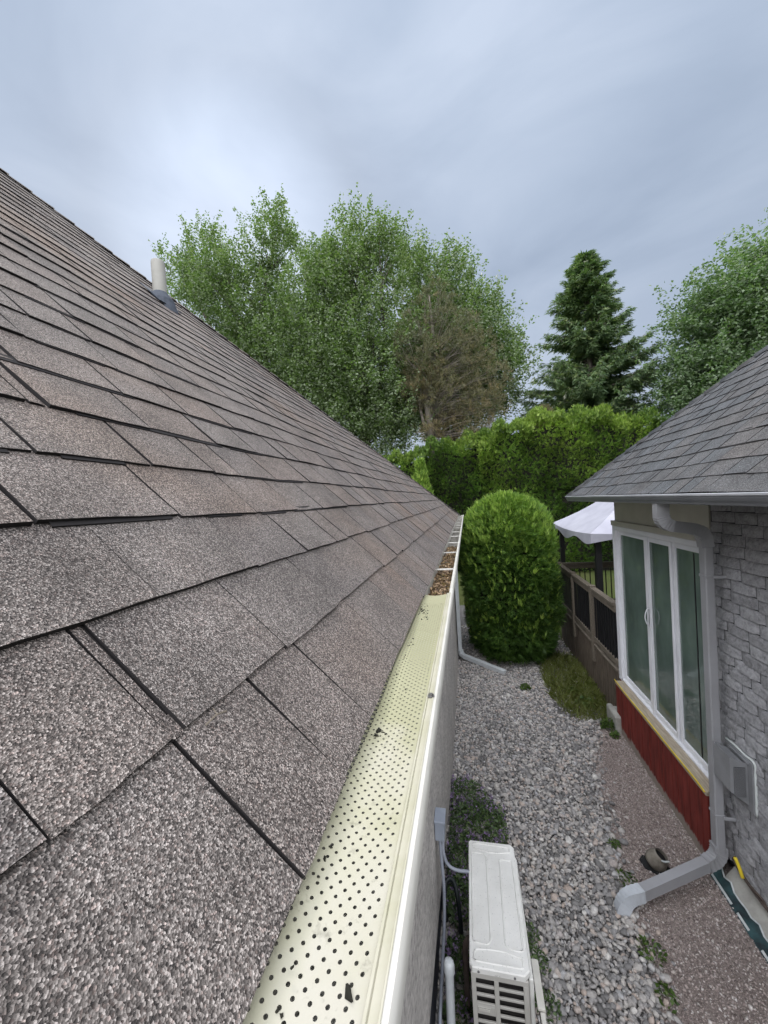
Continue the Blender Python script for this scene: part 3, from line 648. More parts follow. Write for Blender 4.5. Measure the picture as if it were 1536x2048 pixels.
pv = empty('pvc_pipe', (-.25, 2.19, 0), 'white capped plastic pipe standing between the wall and the heat pump', 'pipe')
m = MB(); m.tube([(-.262, 2.19, 0), (-.250, 2.19, .56)], .026, 16); m.build('pipe', M['pvc'], pv, True, 40)
m = MB(); m.tube([(-.250, 2.19, .535), (-.2495, 2.19, .575), (-.249, 2.19, .592), (-.249, 2.19, .600)], .032, 16, scales=[1, 1, .85, .5]); m.build('cap', M['pvc'], pv, True, 40)
m = MB(); m.tube(bez([(-.17, 2.40, .02), (-.165, 2.38, .30), (-.16, 2.36, .50), (-.135, 2.36, .56)], 5), .018, 9)
tag(m.build('refrigerant_line', M['rust'], None, True), 'dull brown insulated line rising behind the heat pump', 'pipe')
m = MB(); m.tube(bez([(-.33, 2.90, .05), (-.335, 2.84, .25), (-.315, 2.92, .33), (-.265, 2.94, .33), (-.228, 2.86, .27), (-.215, 2.82, .08), (-.21, 2.8, .0)], 6), .017, 9)
tag(m.build('drain_hose', M['hose'], None, True), 'short black hose looping up from the ground against the stone wall', 'hose')

# ================================================================ HOUSE ON THE RIGHT
hr_ = empty('house', (5, 3, 0), 'grey brick house with white sliding window and slate grey hip roof', 'house')
S2 = .89; n2_ = math.hypot(1, S2); P2 = (1.43, 0, 3.238); U2 = (1/n2_, 0, S2/n2_); N2 = (-S2/n2_, 0, 1/n2_); E2 = .147; R2 = 33
def slots_right(k):
    r = random.Random(k*31+5)
    s = {0: [2.47, 2.726, 2.878, 3.024, 3.207, 3.443, 3.609, 3.892, 4.184, 4.40, 4.66], 1: [2.525, 2.723, 2.97, 3.031, 3.285, 3.473, 3.706, 3.785, 4.05]}.get(k, [r.uniform(1.7, 1.95)])
    s = list(s)
    while s[0] > -.3: s.insert(0, s[0]-r.uniform(.2, .28))
    while s[-1] < 6.2: s.append(s[-1]+(r.uniform(.2, .28) if r.random() < .75 else r.uniform(.08, .16)))
    return s
def hip_right(u): return 5.96-u/n2_
VV, FF, RR, MI = shingles(P2, U2, (0, 1, 0), N2, E2, R2, 0.0, slots_right, hip_right, -.3, 0.0, .005, .010)
def rq(u, y, h=0.0): return np.array(P2)+np.array(U2)*u+np.array((0, y, 0))+np.array(N2)*h
ue = R2*E2; rg = rq(ue, hip_right(ue)); wd = 2*(rg[0]-1.43)
tri_fan_sheet(VV, FF, RR, MI, [rq(.01, -.4, -.005), rq(.01, 5.96, -.005), rq(ue, hip_right(ue), -.005), rq(ue, -.4, -.005)], 1)
tri_fan_sheet(VV, FF, RR, MI, [rq(0, 5.96, -.004), rg+np.array((0, 0, -.004)), (1.43+wd, 5.96, 3.234)], 0)
tri_fan_sheet(VV, FF, RR, MI, [rg, rq(ue, -.4), (1.43+wd, -.4, 3.238), (1.43+wd, 5.96, 3.238)], 0)
me = npmesh('roof', np.array(VV), np.array(FF), np.array(RR), np.array(MI)); me.validate(); link('roof', me, [M['shingle_grey'], M['asphalt']], hr_)
VV, FF, RR, MI = [], [], [], []; ha = rq(0, 5.96); hd = rg-ha; hl = np.linalg.norm(hd); hd /= hl
nA = np.array(N2); nB = np.array((0, S2, 1.0)); nB /= np.linalg.norm(nB); nM = (nA+nB)/np.linalg.norm(nA+nB)
sA = np.array((0, -1., 0)); sA -= nA*(sA@nA); sA -= hd*(sA@hd); sA /= np.linalg.norm(sA); sB = np.array((1., 0, 0)); sB -= nB*(sB@nB); sB -= hd*(sB@hd); sB /= np.linalg.norm(sB)
for k in range(int(hl/.16)):
    t0, t1 = k*.16, (k+1)*.16+.04; r = random.random(); b = len(RR); bend = random.uniform(-.004, .004)
    for t_, h in ((t0, .030+bend), (t1, .014)):
        c = ha+hd*t_; VV += [c+sA*.11+nA*h*.6, c+nM*h, c+sB*.11+nB*h*.6]; RR += [r]*3
    c = ha+hd*t0; VV += [c+sA*.11+nA*.004, c+nM*.008, c+sB*.11+nB*.004]; RR += [r]*3
    FF += [[b, b+1, b+4, b+3], [b+1, b+2, b+5, b+4], [b, b+6, b+7, b+1], [b+1, b+7, b+8, b+2]]; MI += [0, 0, 1, 1]
link('hip_cap', npmesh('hip_cap', np.array(VV), np.array(FF), np.array(RR), np.array(MI)), [M['shingle_grey'], M['asphalt']], hr_)
m = MB(); gp2 = [(1.50, 3.232), (1.50, 3.172), (1.43, 3.166), (1.42, 3.170), (1.416, 3.182), (1.408, 3.196), (1.402, 3.212), (1.400, 3.222)]
m.extrude_y(gp2, -.4, 5.97, 6); m.poly([(x, 5.97, z) for x, z in gp2])
g2 = m.build('gutter', M['gutter_grey'], hr_)
m = MB(); m.extrude_y([(1.400, 3.2225), (1.396, 3.226), (1.396, 3.236), (1.400, 3.240), (1.412, 3.240), (1.414, 3.236)], -.4, 5.97, 6); m.build('gutter_rim', M['gutter_rim'], g2)
m = MB(); m.poly([(1.49, -.4, 3.168), (1.49, 5.95, 3.168), (2.3, 5.95, 3.168), (2.3, -.4, 3.168)]); m.poly([(1.44, 5.965, 3.17), (6, 5.965, 3.17), (6, 5.965, 3.25), (1.44, 5.965, 3.25)]); m.build('soffit', M['dark_soffit'], hr_)
# split-face brick wall on the near part
VV, FF, RR = [], [], []; bh, bl, mo = .088, .265, .007
xb_ = 2.0
for row in range(34):
    z0 = .165+row*bh; y = -.2+(row % 2)*bl*.5+random.uniform(-.04, .04)
    while y < 3.735:
        L = bl*random.uniform(.8, 1.12); y1 = min(y+L-.004, 3.735)
        if y1-y > .03:
            b = len(VV); nu, nv = 7, 5; r = random.random(); sagz = random.uniform(-.002, .002); tip = random.uniform(.006, .011)
            for iv in range(nv):
                for iu in range(nu):
                    tu, tv = iu/(nu-1), iv/(nv-1); edge = iu in (0, nu-1) or iv in (0, nv-1)
                    zz_ = z0+tv*(bh-mo)+(.002*math.sin(tu*math.pi*1.0+r*1.5)-.0015*4*tu*(1-tu)+sagz)*(1-tv)
                    xx_ = xb_-(0 if edge else .010+random.uniform(0, .004)+tip*(1-tv))
                    if iv == 0 and 0 < iu < nu-1: xx_ = xb_-.012-tip
                    VV.append((xx_, y+(y1-y)*tu+0, zz_)); RR.append(r)
            for iv in range(nv-1):
                for iu in range(nu-1): FF.append([b+iv*nu+iu, b+iv*nu+iu+1, b+(iv+1)*nu+iu+1, b+(iv+1)*nu+iu])
            u_b = len(VV)                                   # underside of the brick
            for iu in range(nu): VV.append((xb_+.006, VV[b+iu][1], VV[b+iu][2]+.004)); RR.append(r)
            for iu in range(nu-1): FF.append([b+iu, u_b+iu, u_b+iu+1, b+iu+1])
        y += L
link('brick_wall', npmesh('brick_wall', np.array(VV), np.array(FF), np.array(RR)), M['brick'], hr_, True).data.set_sharp_from_angle(angle=R(50))
m = MB(); m.box(2.004, 2.2, -.3, 3.74, .1, 3.166); m.box(2.06, 8, 3.742, 5.84, 0, 3.166); m.box(2.202, 8, -.3, 3.741, .1, 3.166); m.build('inner_wall', M['mortar'], hr_)
m = MB(); m.poly([(2.02, -.3, .163), (2.02, 3.60, .163), (1.885, 3.56, .05), (1.885, -.3, .05)]); m.poly([(1.885, -.3, .05), (1.885, 3.56, .05), (1.875, 3.56, -.02), (1.875, -.3, -.02)]); m.poly([(2.02, 3.60, .163), (1.885, 3.56, .05), (1.875, 3.56, -.02), (2.02, 3.60, -.02)])
m.build('foundation', M['concrete'], hr_)
rag = MB(); ys = np.linspace(1.2, 3.62, 40); jag = [random.uniform(-.018, .018) for _ in ys]
for i in range(39):
    a, b = ys[i], ys[i+1]
    rag.mi = 0; rag.poly([(1.905+jag[i]*.6, a, .078+jag[i]), (1.905+jag[i+1]*.6, b, .078+jag[i+1]), (1.825, b, .012), (1.825, a, .012)])
    rag.mi = 1; rag.poly([(1.907+jag[i]*.6, a, .080+jag[i]), (1.907+jag[i+1]*.6, b, .080+jag[i+1]), (1.897+jag[i+1]*.6, b, .074+jag[i+1]), (1.897+jag[i]*.6, a, .074+jag[i])])
    if random.random() < .6: rag.poly([(1.845, a, .031), (1.845, b, .031), (1.832, b, .020), (1.832, a, .020)])
rag.build('foundation_membrane', [M['teal'], M['tornwhite']], hr_)
m = MB(); m.tube(bez([(1.965, 3.56, .225), (1.955, 3.4, .205), (1.96, 3.1, .200), (1.965, 2.6, .195)], 5), .011, 8); m.tube([(1.965, 3.56, .225), (2.0, 3.565, .25)], .011, 8); m.tube(bez([(1.965, 3.34, .205), (1.93, 3.30, .25), (1.95, 3.22, .24), (1.965, 3.2, .2)], 4), .007, 6); m.build('wall_pipe', M['rust'], hr_, True)
# sunroom: header, sliding window, sill board, red skirting
m = MB(); m.box(1.99, 2.06, 3.742, 5.86, 2.80, 3.164, .003); m.poly([(2.0, 5.862, 0), (8, 5.862, 0), (8, 5.862, 3.164), (2.0, 5.862, 3.164)]); m.build('header_panel', M['cream'], hr_)
win = MB(); YA, YB, ZA, ZB = 3.76, 5.87, .70, 2.74
def fr(x0, x1, y0, y1, z0, z1): win.box(x0, x1, y0, y1, z0, z1, .004, 1)
fr(1.955, 2.05, YA, YB, ZB, ZB+.055); fr(1.955, 2.05, YA, YB, ZA-.045, ZA)                      # casing head and sill
fr(1.955, 2.05, YB-.11, YB, ZA+.001, ZB-.001); fr(1.955, 2.05, YA, YA+.06, ZA+.001, ZB-.001)
win_o = win.build('window', M['vinyl'], hr_)
m = MB(); m.box(1.95, 2.07, YA-.01, YB+.03, ZB+.057, ZB+.125, .004, 1); m.build('window_head', M['cream'], win_o)
bounds = [(4.90, 5.745, 1.985), (4.36, 4.89, 1.972), (3.83, 4.35, 1.985)]
for i, (a, b, x) in enumerate(bounds):
    f = MB(); st = .05
    f.box(x, x+.035, a, a+st*.7, ZA+.003, ZB-.003, .004, 1); f.box(x, x+.035, b-st, b, ZA+.003, ZB-.003, .004, 1)
    f.box(x+.001, x+.034, a+st*.7+.001, b-st-.001, ZB-.058, ZB-.004, .004, 1); f.box(x+.001, x+.034, a+st*.7+.001, b-st-.001, ZA+.004, ZA+.062, .004, 1)
    if i == 1:
        f.box(x-.012, x-.001, b-.045, b-.02, ZA+.004, ZB-.004, .002, 1)
        f.box(x+.004, x+.03, b+.003, b+.075, ZA+.004, ZB-.004, .004, 1)
    if i == 0: f.box(x+.002, x+.03, b+.002, b+.03, ZA+.004, ZB-.004, .003, 1)
    fo = f.build('sash', M['vinyl'], win_o)
    g = MB(); g.box(x+.014, x+.02, a+st*.7+.0005, b-st-.0005, ZA+.063, ZB-.0585); g.build('pane', M['glass'], win_o)
    if i == 2:
        k = MB(); k.box(x+.0105, x+.0135, a+.165, a+.180, ZA+.07, ZB-.07); k.build('screen_edge', M['black'], win_o)
k = MB(); hz_ = at(1307, 1225, X=1.955); k.tube(bez([(1.972, 4.87, 1.92), (1.935, 4.86, 1.90), (1.915, 4.855, 1.82), (1.935, 4.86, 1.74), (1.972, 4.87, 1.72)], 5), .006, 8); k.box(1.960, 1.971, 4.85, 4.885, 1.70, 1.94, .004, 1); k.build('handle', M['vinyl'], win_o, True, 40)
m = MB(); m.box(1.96, 2.05, 3.742, 5.86, .50, .652, .003); m.box(1.885, 1.959, 3.69, 5.75, -.05, .646)
pl = m
sk = pl.build('skirting', M['red'], hr_)
m = MB(); y = 3.69
while y < 5.73:
    y2 = min(y+random.uniform(.085, .11), 5.745); m.box(1.868+random.uniform(-.003, .003), 1.884, y+.003, y2-.003, random.uniform(-.04, .02), .646, .002, 1); y = y2
m.build('skirting_board', M['red'], sk)
m = MB(); m.box(1.848, 1.9585, 3.675, 5.72, .648, .684, .004); m.build('sill_board', M['tanwood'], hr_)
# downspout with corrugated elbows
m = MB(); pr = rect(.044, .036)
def ribbed(path, k0, k1): return [1+(.07 if (k0 < i < k1 and i % 2) else 0) for i in range(len(path))]
top = [(1.47, 3.36, 3.17), (1.47, 3.365, 3.10)]+bez([(1.472, 3.37, 3.07), (1.49, 3.375, 3.02), (1.54, 3.39, 2.985)], 6)+bez([(1.75, 3.52, 2.945), (1.84, 3.57, 2.905), (1.88, 3.60, 2.84)], 6)+[(1.887, 3.602, 2.78)]
m.sweep(top, pr, up=(0, 1, 0), scales=[1, 1]+[1+(.07 if i % 2 else 0) for i in range(13)]+[1+(.07 if i % 2 else 0) for i in range(13)]+[1])
m.box(1.853, 1.920, 3.560, 3.644, .24, 2.785, .010, 2)
dsr = m.build('downspout', M['downpipe'], hr_)
m = MB(); el = bez([(1.887, 3.602, .30), (1.882, 3.597, .235), (1.84, 3.575, .195), (1.76, 3.54, .175)], 5)
m.sweep(el, rect(.045, .037), up=(0, 1, 0), scales=[1+(.07 if i % 2 else 0) for i in range(len(el))])
m.sweep([(1.76, 3.54, .175), (1.16, 3.255, .125)], rect(.034, .042)); m.build('elbow', M['downpipe'], dsr)
m = MB(); el = bez([(1.175, 3.26, .128), (1.09, 3.23, .120), (1.04, 3.21, .095), (1.01, 3.195, .055), (1.0, 3.19, .022)], 5); m.sweep(el, rect(.045, .037), up=(0, 1, 0), scales=[1+(.05 if i % 2 and i < 14 else 0) for i in range(len(el))], cap=False); m.build('spout', M['downpipe_end'], dsr)
for z in (2.545, .57):
    m = MB(); m.box(1.850, 1.923, 3.556, 3.648, z-.012, z+.012, .003, 1); m.box(1.90, 1.985, 3.535, 3.5475, z-.012, z+.012, .002, 1); m.build('strap', M['downpipe'], dsr)
# vent hood
vh = MB(); vh.box(1.968, 2.0, 3.30, 3.615, .795, 1.19, .003); hood = vh.build('vent_hood', M['hood'], hr_)
m = MB(); Pq = [(1.85, 3.35, .935), (1.967, 3.35, .84), (1.967, 3.35, 1.16), (1.935, 3.35, 1.17), (1.85, 3.35, 1.205), (1.85, 3.54, .935), (1.967, 3.54, .84), (1.967, 3.54, 1.16), (1.935, 3.54, 1.17), (1.85, 3.54, 1.205)]
m.hull(Pq, [(0, 1, 2, 3, 4), (5, 9, 8, 7, 6), (0, 4, 9, 5), (4, 3, 8, 9), (0, 5, 6, 1)]); m.box(1.955, 1.967, 3.33, 3.56, 1.165, 1.178); m.build('hood_box', M['hood'], hood)
m = MB(); m.box(1.875, 1.95, 3.3455, 3.349, .90, 1.13)
m.build('opening', M['black'], hood)
m = MB()
for k in range(13): m.box(1.875+k*.00605, 1.8765+k*.00605, 3.343, 3.345, .90, 1.13)
for k in range(36): m.box(1.875, 1.95, 3.341, 3.3428, .902+k*.0064, .9035+k*.0064)
m.build('screen', M['hood'], hood)
m = MB(); m.tube(bez([(1.983, 3.62, 1.195), (1.98, 3.50, 1.205), (1.985, 3.40, 1.195), (1.982, 3.30, 1.198), (1.984, 3.295, 1.10), (1.98, 3.29, .95), (1.984, 3.296, .80)], 5), .009, 6); m.build('caulk', M['caulk'], hood, True)
# yellow cord along the sill
m = MB(); m.tube(bez([(1.85, 5.74, .69), (1.842, 5.3, .688), (1.846, 4.7, .69), (1.842, 4.2, .689), (1.845, 3.85, .688), (1.842, 3.68, .68)], 8), .0065, 6); m.tube(bez([(1.90, 3.42, .36), (1.915, 3.40, .30), (1.925, 3.385, .235)], 5), .013, 6)
tag(m.build('yellow_cord', M['yellow'], None, True), 'yellow cord running along the tan sill board under the white window', 'cord')

# things on the ground between the houses
pot = empty('broken_pot', (1.42, 3.72, 0), 'small tipped grey brown pot with dark mouth on the fine gravel', 'pot')
m = MB(); ax_ = Vector((.48, -.20, .85)).normalized()
pp = [Vector((1.41, 3.66, .012))+ax_*t for t in (0, .02, .05, .085, .115, .135)]; m.tube([tuple(p_) for p_ in pp], .075, 16, scales=[.55, .95, 1.08, 1.0, .80, .70], cap=False); m.poly([tuple(pp[0]+Vector((.04*math.cos(a), .04*math.sin(a), 0))) for a in np.linspace(0, 6.28, 9)[:-1]])
m.build('body', M['pot'], pot, True)
m = MB(); m.tube([tuple(pp[4]-ax_*.01), tuple(pp[4]-ax_*.008)], .055, 16); m.build('mouth', M['black'], pot)
m = MB(); m.tube(bez([tuple(pp[5]+Vector((-.045, -.02, -.004))), tuple(pp[5]+Vector((-.01, -.052, -.012))), tuple(pp[5]+Vector((.04, -.038, -.02)))], 4), .007, 6); m.build('chipped_rim', M['tornwhite'], pot, True)
m = MB(); pts = [(1.315, 3.68), (1.33, 3.60), (1.42, 3.545), (1.53, 3.55), (1.545, 3.61), (1.50, 3.67), (1.44, 3.70), (1.36, 3.73)]  # flat black patch under the pot
m.poly([(x, y, .022) for x, y in pts]); m.poly([(x, y, .016) for x, y in pts[::-1]])
for a, b in zip(pts, pts[1:]+pts[:1]): m.poly([(a[0], a[1], .016), (b[0], b[1], .016), (b[0], b[1], .022), (a[0], a[1], .022)])
tag(m.build('black_patch', M['black']), 'flat black patch lying under the tipped pot', 'plastic')
m = MB(); m.box(1.80, 1.88, 5.60, 5.98, -.02, .24, .03, 3); m.box(1.884, 1.95, 5.76, 5.98, -.02, .20, .02, 2)
tag(m.build('concrete_block', M['concrete']), 'pale concrete block at the far end of the red skirting', 'concrete block')

# ================================================================ DECK with railing
deck = empty('deck', (3, 7.5, 0), 'weathered raised wooden deck with black baluster railing beyond the window', 'deck')
m = MB(); D0, D1, DX, DZ = 5.87, 9.25, 1.95, .77
for k in range(22): m.box(DX-.03+k*.14, DX+.105+k*.14, D0, D1+.03, DZ-.035, DZ, .004, 1)
m.build('floor', M['deckwood'], deck)
m = MB()
y = D0
while y < D1-.02:
    m.box(DX-.012+random.uniform(-.004, .004), DX+.012, y+.003, y+.137, 0, DZ-.04, .002, 1); y += .14
for k in range(14): m.box(DX+.02+k*.14, DX+.157+k*.14, D1-.01, D1+.012, 0, DZ-.04)
m.build('skirt', M['skirtwood'], deck)
def rail(p, q, name='rail'):
    mm = MB(); p, q = np.array(p), np.array(q); mm.sweep([tuple(p), tuple(q)], rect(.045, .02)); return mm
m = MB(); RZ = DZ+.92
for (p, q) in (((DX, D0, RZ), (DX, D1, RZ)), ((DX, D1, RZ), (4.9, D1, RZ))):
    m.sweep([p, q], rect(.045, .019)); m.sweep([(p[0], p[1], DZ+.09), (q[0], q[1], DZ+.09)], rect(.02, .035)); m.sweep([(p[0], p[1], RZ-.07), (q[0], q[1], RZ-.07)], rect(.019, .04))
rl = m.build('railing', M['deckwood'], deck)
for x, y in ((DX, 6.88), (DX, 8.04), (DX, 9.2), (3.4, 9.25), (4.9, 9.25)):
    m = MB(); m.box(x-.045, x+.045, y-.045, y+.045, DZ-.3, RZ+.045, .006, 1); m.build('post', M['deckwood'], rl)
ys = [y for y in np.arange(D0+.1, D1-.05, .1) if min(abs(y-a) for a in (6.88, 8.04, 9.2)) > .06]
for y in ys:
    m = MB(); m.box(DX-.009, DX+.009, y-.009, y+.009, DZ+.10, RZ-.05); m.build('baluster', M['black'], rl)
for x in np.arange(DX+.12, 4.85, .105):
    m = MB(); m.box(x-.009, x+.009, D1-.009, D1+.009, DZ+.10, RZ-.05); m.build('baluster', M['black'], rl)
m = MB(); m.box(DX+.06, DX+.07, 6.05, 7.98, DZ+.06, RZ-.06); m.build('privacy_screen', M['blackmesh'], rl)
# garden canopy
gz_ = empty('gazebo', (3.2, 8.3, DZ), 'small garden canopy with pale lilac scalloped cloth and dark posts', 'gazebo')
X0, X1, Y0, Y1, ZE, ZP = 1.93, 4.6, 6.75, 9.55, 2.60, 3.62
m = MB(); cor = [(X0, Y0), (X0, Y1), (X1, Y1), (X1, Y0)]; ap = np.array(((X0+X1)/2, (Y0+Y1)/2, ZP))
for (a, b) in zip(cor, cor[1:]+cor[:1]):
    n = 10; rows = []
    for k in range(7):
        t = k/6; zz_ = ZE+(ZP-ZE)*t-.10*math.sin(math.pi*t)
        rows.append([((1-t)*(a[0]+(b[0]-a[0])*i/n)+t*ap[0], (1-t)*(a[1]+(b[1]-a[1])*i/n)+t*ap[1], zz_-.05*math.sin(math.pi*i/n)*(1-t)**2) for i in range(n+1)])
    for r0, r1 in zip(rows, rows[1:]):
        for i in range(n):
            if k and r1 is rows[-1]: m.poly([r0[i], r0[i+1], tuple(ap)])
            else: m.poly([r0[i], r0[i+1], r1[i+1], r1[i]])
can = m.build('canopy', M['canopy'], gz_); bm_ = bmesh.new(); bm_.from_mesh(can.data); bmesh.ops.remove_doubles(bm_, verts=bm_.verts, dist=1e-4); bmesh.ops.recalc_face_normals(bm_, faces=bm_.faces); bm_.to_mesh(can.data); bm_.free()
m = MB()
for (a, b) in zip(cor, cor[1:]+cor[:1]):
    n = 40
    for i in range(n):
        f = lambda i_: (a[0]+(b[0]-a[0])*i_/n, a[1]+(b[1]-a[1])*i_/n, ZE-.05*math.sin(math.pi*i_/n)); p0, p1 = f(i), f(i+1)
        dpt = lambda i_: .13+.05*math.sin(2*math.pi*i_/20+.6); m.poly([p0, p1, (p1[0], p1[1], p1[2]-dpt(i+1)), (p0[0], p0[1], p0[2]-dpt(i))])
m.build('valance', M['canopy'], can)
for x, y in ((2.08, 6.92), (2.08, 9.38), (4.45, 9.38), (4.45, 6.92)):
    m = MB(); m.box(x-.045, x+.045, y-.045, y+.045, DZ if y < 9.25 else 0, ZE+.02, .006, 1); m.build('post', M['black'], gz_)

# ================================================================ PLANTS
def fans(B, D, Lh, rnd, lobes=5, spread=1.0, width=.16, up=None, droop=.0):
    """flat sprays: each a fan of narrow diamond lobes starting at B and pointing along D"""
    n = len(B); D = D/np.linalg.norm(D, axis=1, keepdims=True); r = rng.normal(size=(n, 3)) if up is None else up+rng.normal(0, .5, (n, 3))
    S = np.cross(D, r); S /= np.linalg.norm(S, axis=1, keepdims=True)+1e-9; NV = np.cross(S, D); out_V, out_R = [], []
    for k in range(lobes):
        a = (k/(lobes-1)-.5)*2 if lobes > 1 else 0; an = a*spread*.75
        l = Lh*(1-.35*abs(a))*rng.uniform(.8, 1.15, n); st = .18*abs(a)
        dd = D*math.cos(an)+S*math.sin(an); tw_ = rng.normal(0, .7, n)[:, None]; sd = (S*math.cos(an)-D*math.sin(an))*np.cos(tw_)+NV*np.sin(tw_); b0 = B+D*(Lh*(.35-st))[:, None]*(.6 if k % 2 else .2)
        w_ = (l*width)[:, None]; tip = b0+dd*l[:, None]; tip[:, 2] -= droop*l; mid = b0+dd*(l*.45)[:, None]+NV*(rng.normal(0, .16, n)*l)[:, None]
        out_V.append(np.stack([b0, mid+sd*w_, tip, mid-sd*w_], 1)); out_R.append(np.repeat(np.clip(rnd+rng.normal(0, .13, n), 0, 1), 4).reshape(n, 4))
    V = np.concatenate(out_V).reshape(-1, 3); Rn = np.concatenate(out_R).ravel(); Fa = np.arange(len(V)).reshape(-1, 4); return V, Fa, Rn
def leaves(C, L, W, rnd, up_bias=.6):
    n = len(C); D = rng.normal(size=(n, 3)); D[:, 2] = D[:, 2]*.5-.25; D /= np.linalg.norm(D, axis=1, keepdims=True)
    nv = rng.normal(size=(n, 3))*.8; nv[:, 2] += up_bias; S = np.cross(D, nv); S /= np.linalg.norm(S, axis=1, keepdims=True)+1e-9; NV = np.cross(S, D)
    NV *= np.sign(NV[:, 2:3]+1e-9)
    a = C-D*(L*.5)[:, None]; t = C+D*(L*.5)[:, None]; c1 = C+S*(W*.5)[:, None]+NV*(W*.18)[:, None]; c2 = C-S*(W*.5)[:, None]+NV*(W*.18)[:, None]
    V = np.stack([a, c2, t, c1], 1).reshape(-1, 3); return V, np.arange(len(V)).reshape(-1, 4), np.repeat(rnd, 4)
def cat(*ms):
    o = 0; A, B, C = [], [], []
    for V, Fa, r in ms: A.append(V); B.append(Fa+o); C.append(r); o += len(V)
    return np.concatenate(A), np.concatenate(B), np.concatenate(C)
def limb(mb, p, q, r0, r1, bend=.06, n=5):
    p, q = np.array(p, float), np.array(q, float); L = np.linalg.norm(q-p); k = rng.normal(0, bend, 3)*L
    path = [tuple(p+(q-p)*t+k*math.sin(math.pi*t)) for t in np.linspace(0, 1, n)]
    mb.tube(path, 1.0, 7, scales=list(np.linspace(r0, r1, n))); return path

# --- trimmed cedar between the houses
BXc, BYc = .785, 8.3
bz = np.array([0, .4, 1.2, 2.0, 2.6, 2.95, 3.18, 3.30]); br = np.array([.70, .84, .92, .92, .86, .72, .46, .08])
cs = empty('cedar_shrub', (BXc, BYc, 0), 'tall clipped rounded cedar shrub with bright top standing on the gravel path', 'shrub')
n = 27000; z = rng.uniform(.02, 1, n)**.9*3.28; ph = rng.uniform(0, 2*math.pi, n); rr = np.interp(z, bz, br)
lump = .985+.05*np.sin(3*ph+z*2.1)+.05*np.sin(5*ph-z*3.7)+.035*np.sin(z*9+2*ph)+.03*np.sin(11*ph+z*6)
dep = rng.uniform(.74, 1.0, n); ro = rr*lump*dep
outw = np.stack([np.cos(ph), np.sin(ph), np.zeros(n)], 1); B = np.stack([BXc+outw[:, 0]*ro, BYc+outw[:, 1]*ro, z], 1)
D = outw*.9+np.array([0, 0, 1])*np.clip(.25+(z-1.4)*.35, .1, 1.3)[:, None]+rng.normal(0, .34, (n, 3))
young_lit = np.clip((z-1.5)/1.7, 0, 1); rnd = np.clip(0.32+.38*young_lit+rng.normal(0, .06, n)+.06*np.sin(7*ph+5*z), 0, 1)  # lighter with height: new growth, plus sky light put into the colour
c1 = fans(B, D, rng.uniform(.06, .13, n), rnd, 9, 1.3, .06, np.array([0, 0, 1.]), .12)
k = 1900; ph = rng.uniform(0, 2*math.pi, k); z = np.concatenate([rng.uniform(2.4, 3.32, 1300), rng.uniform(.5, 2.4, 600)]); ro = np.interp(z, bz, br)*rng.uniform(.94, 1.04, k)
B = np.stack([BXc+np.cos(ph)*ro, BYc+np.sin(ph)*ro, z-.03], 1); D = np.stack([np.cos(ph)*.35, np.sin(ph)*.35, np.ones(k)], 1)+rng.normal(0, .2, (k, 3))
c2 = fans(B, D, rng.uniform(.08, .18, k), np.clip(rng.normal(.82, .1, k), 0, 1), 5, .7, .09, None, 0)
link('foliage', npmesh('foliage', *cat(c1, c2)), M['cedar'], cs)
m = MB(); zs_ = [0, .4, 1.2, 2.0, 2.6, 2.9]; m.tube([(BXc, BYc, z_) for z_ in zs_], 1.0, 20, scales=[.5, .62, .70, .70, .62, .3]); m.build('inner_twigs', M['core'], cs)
m = MB(); m.tube([(BXc, BYc, 0), (BXc, BYc, 2.5)], .07, 8); m.build('stem', M['bark'], cs)

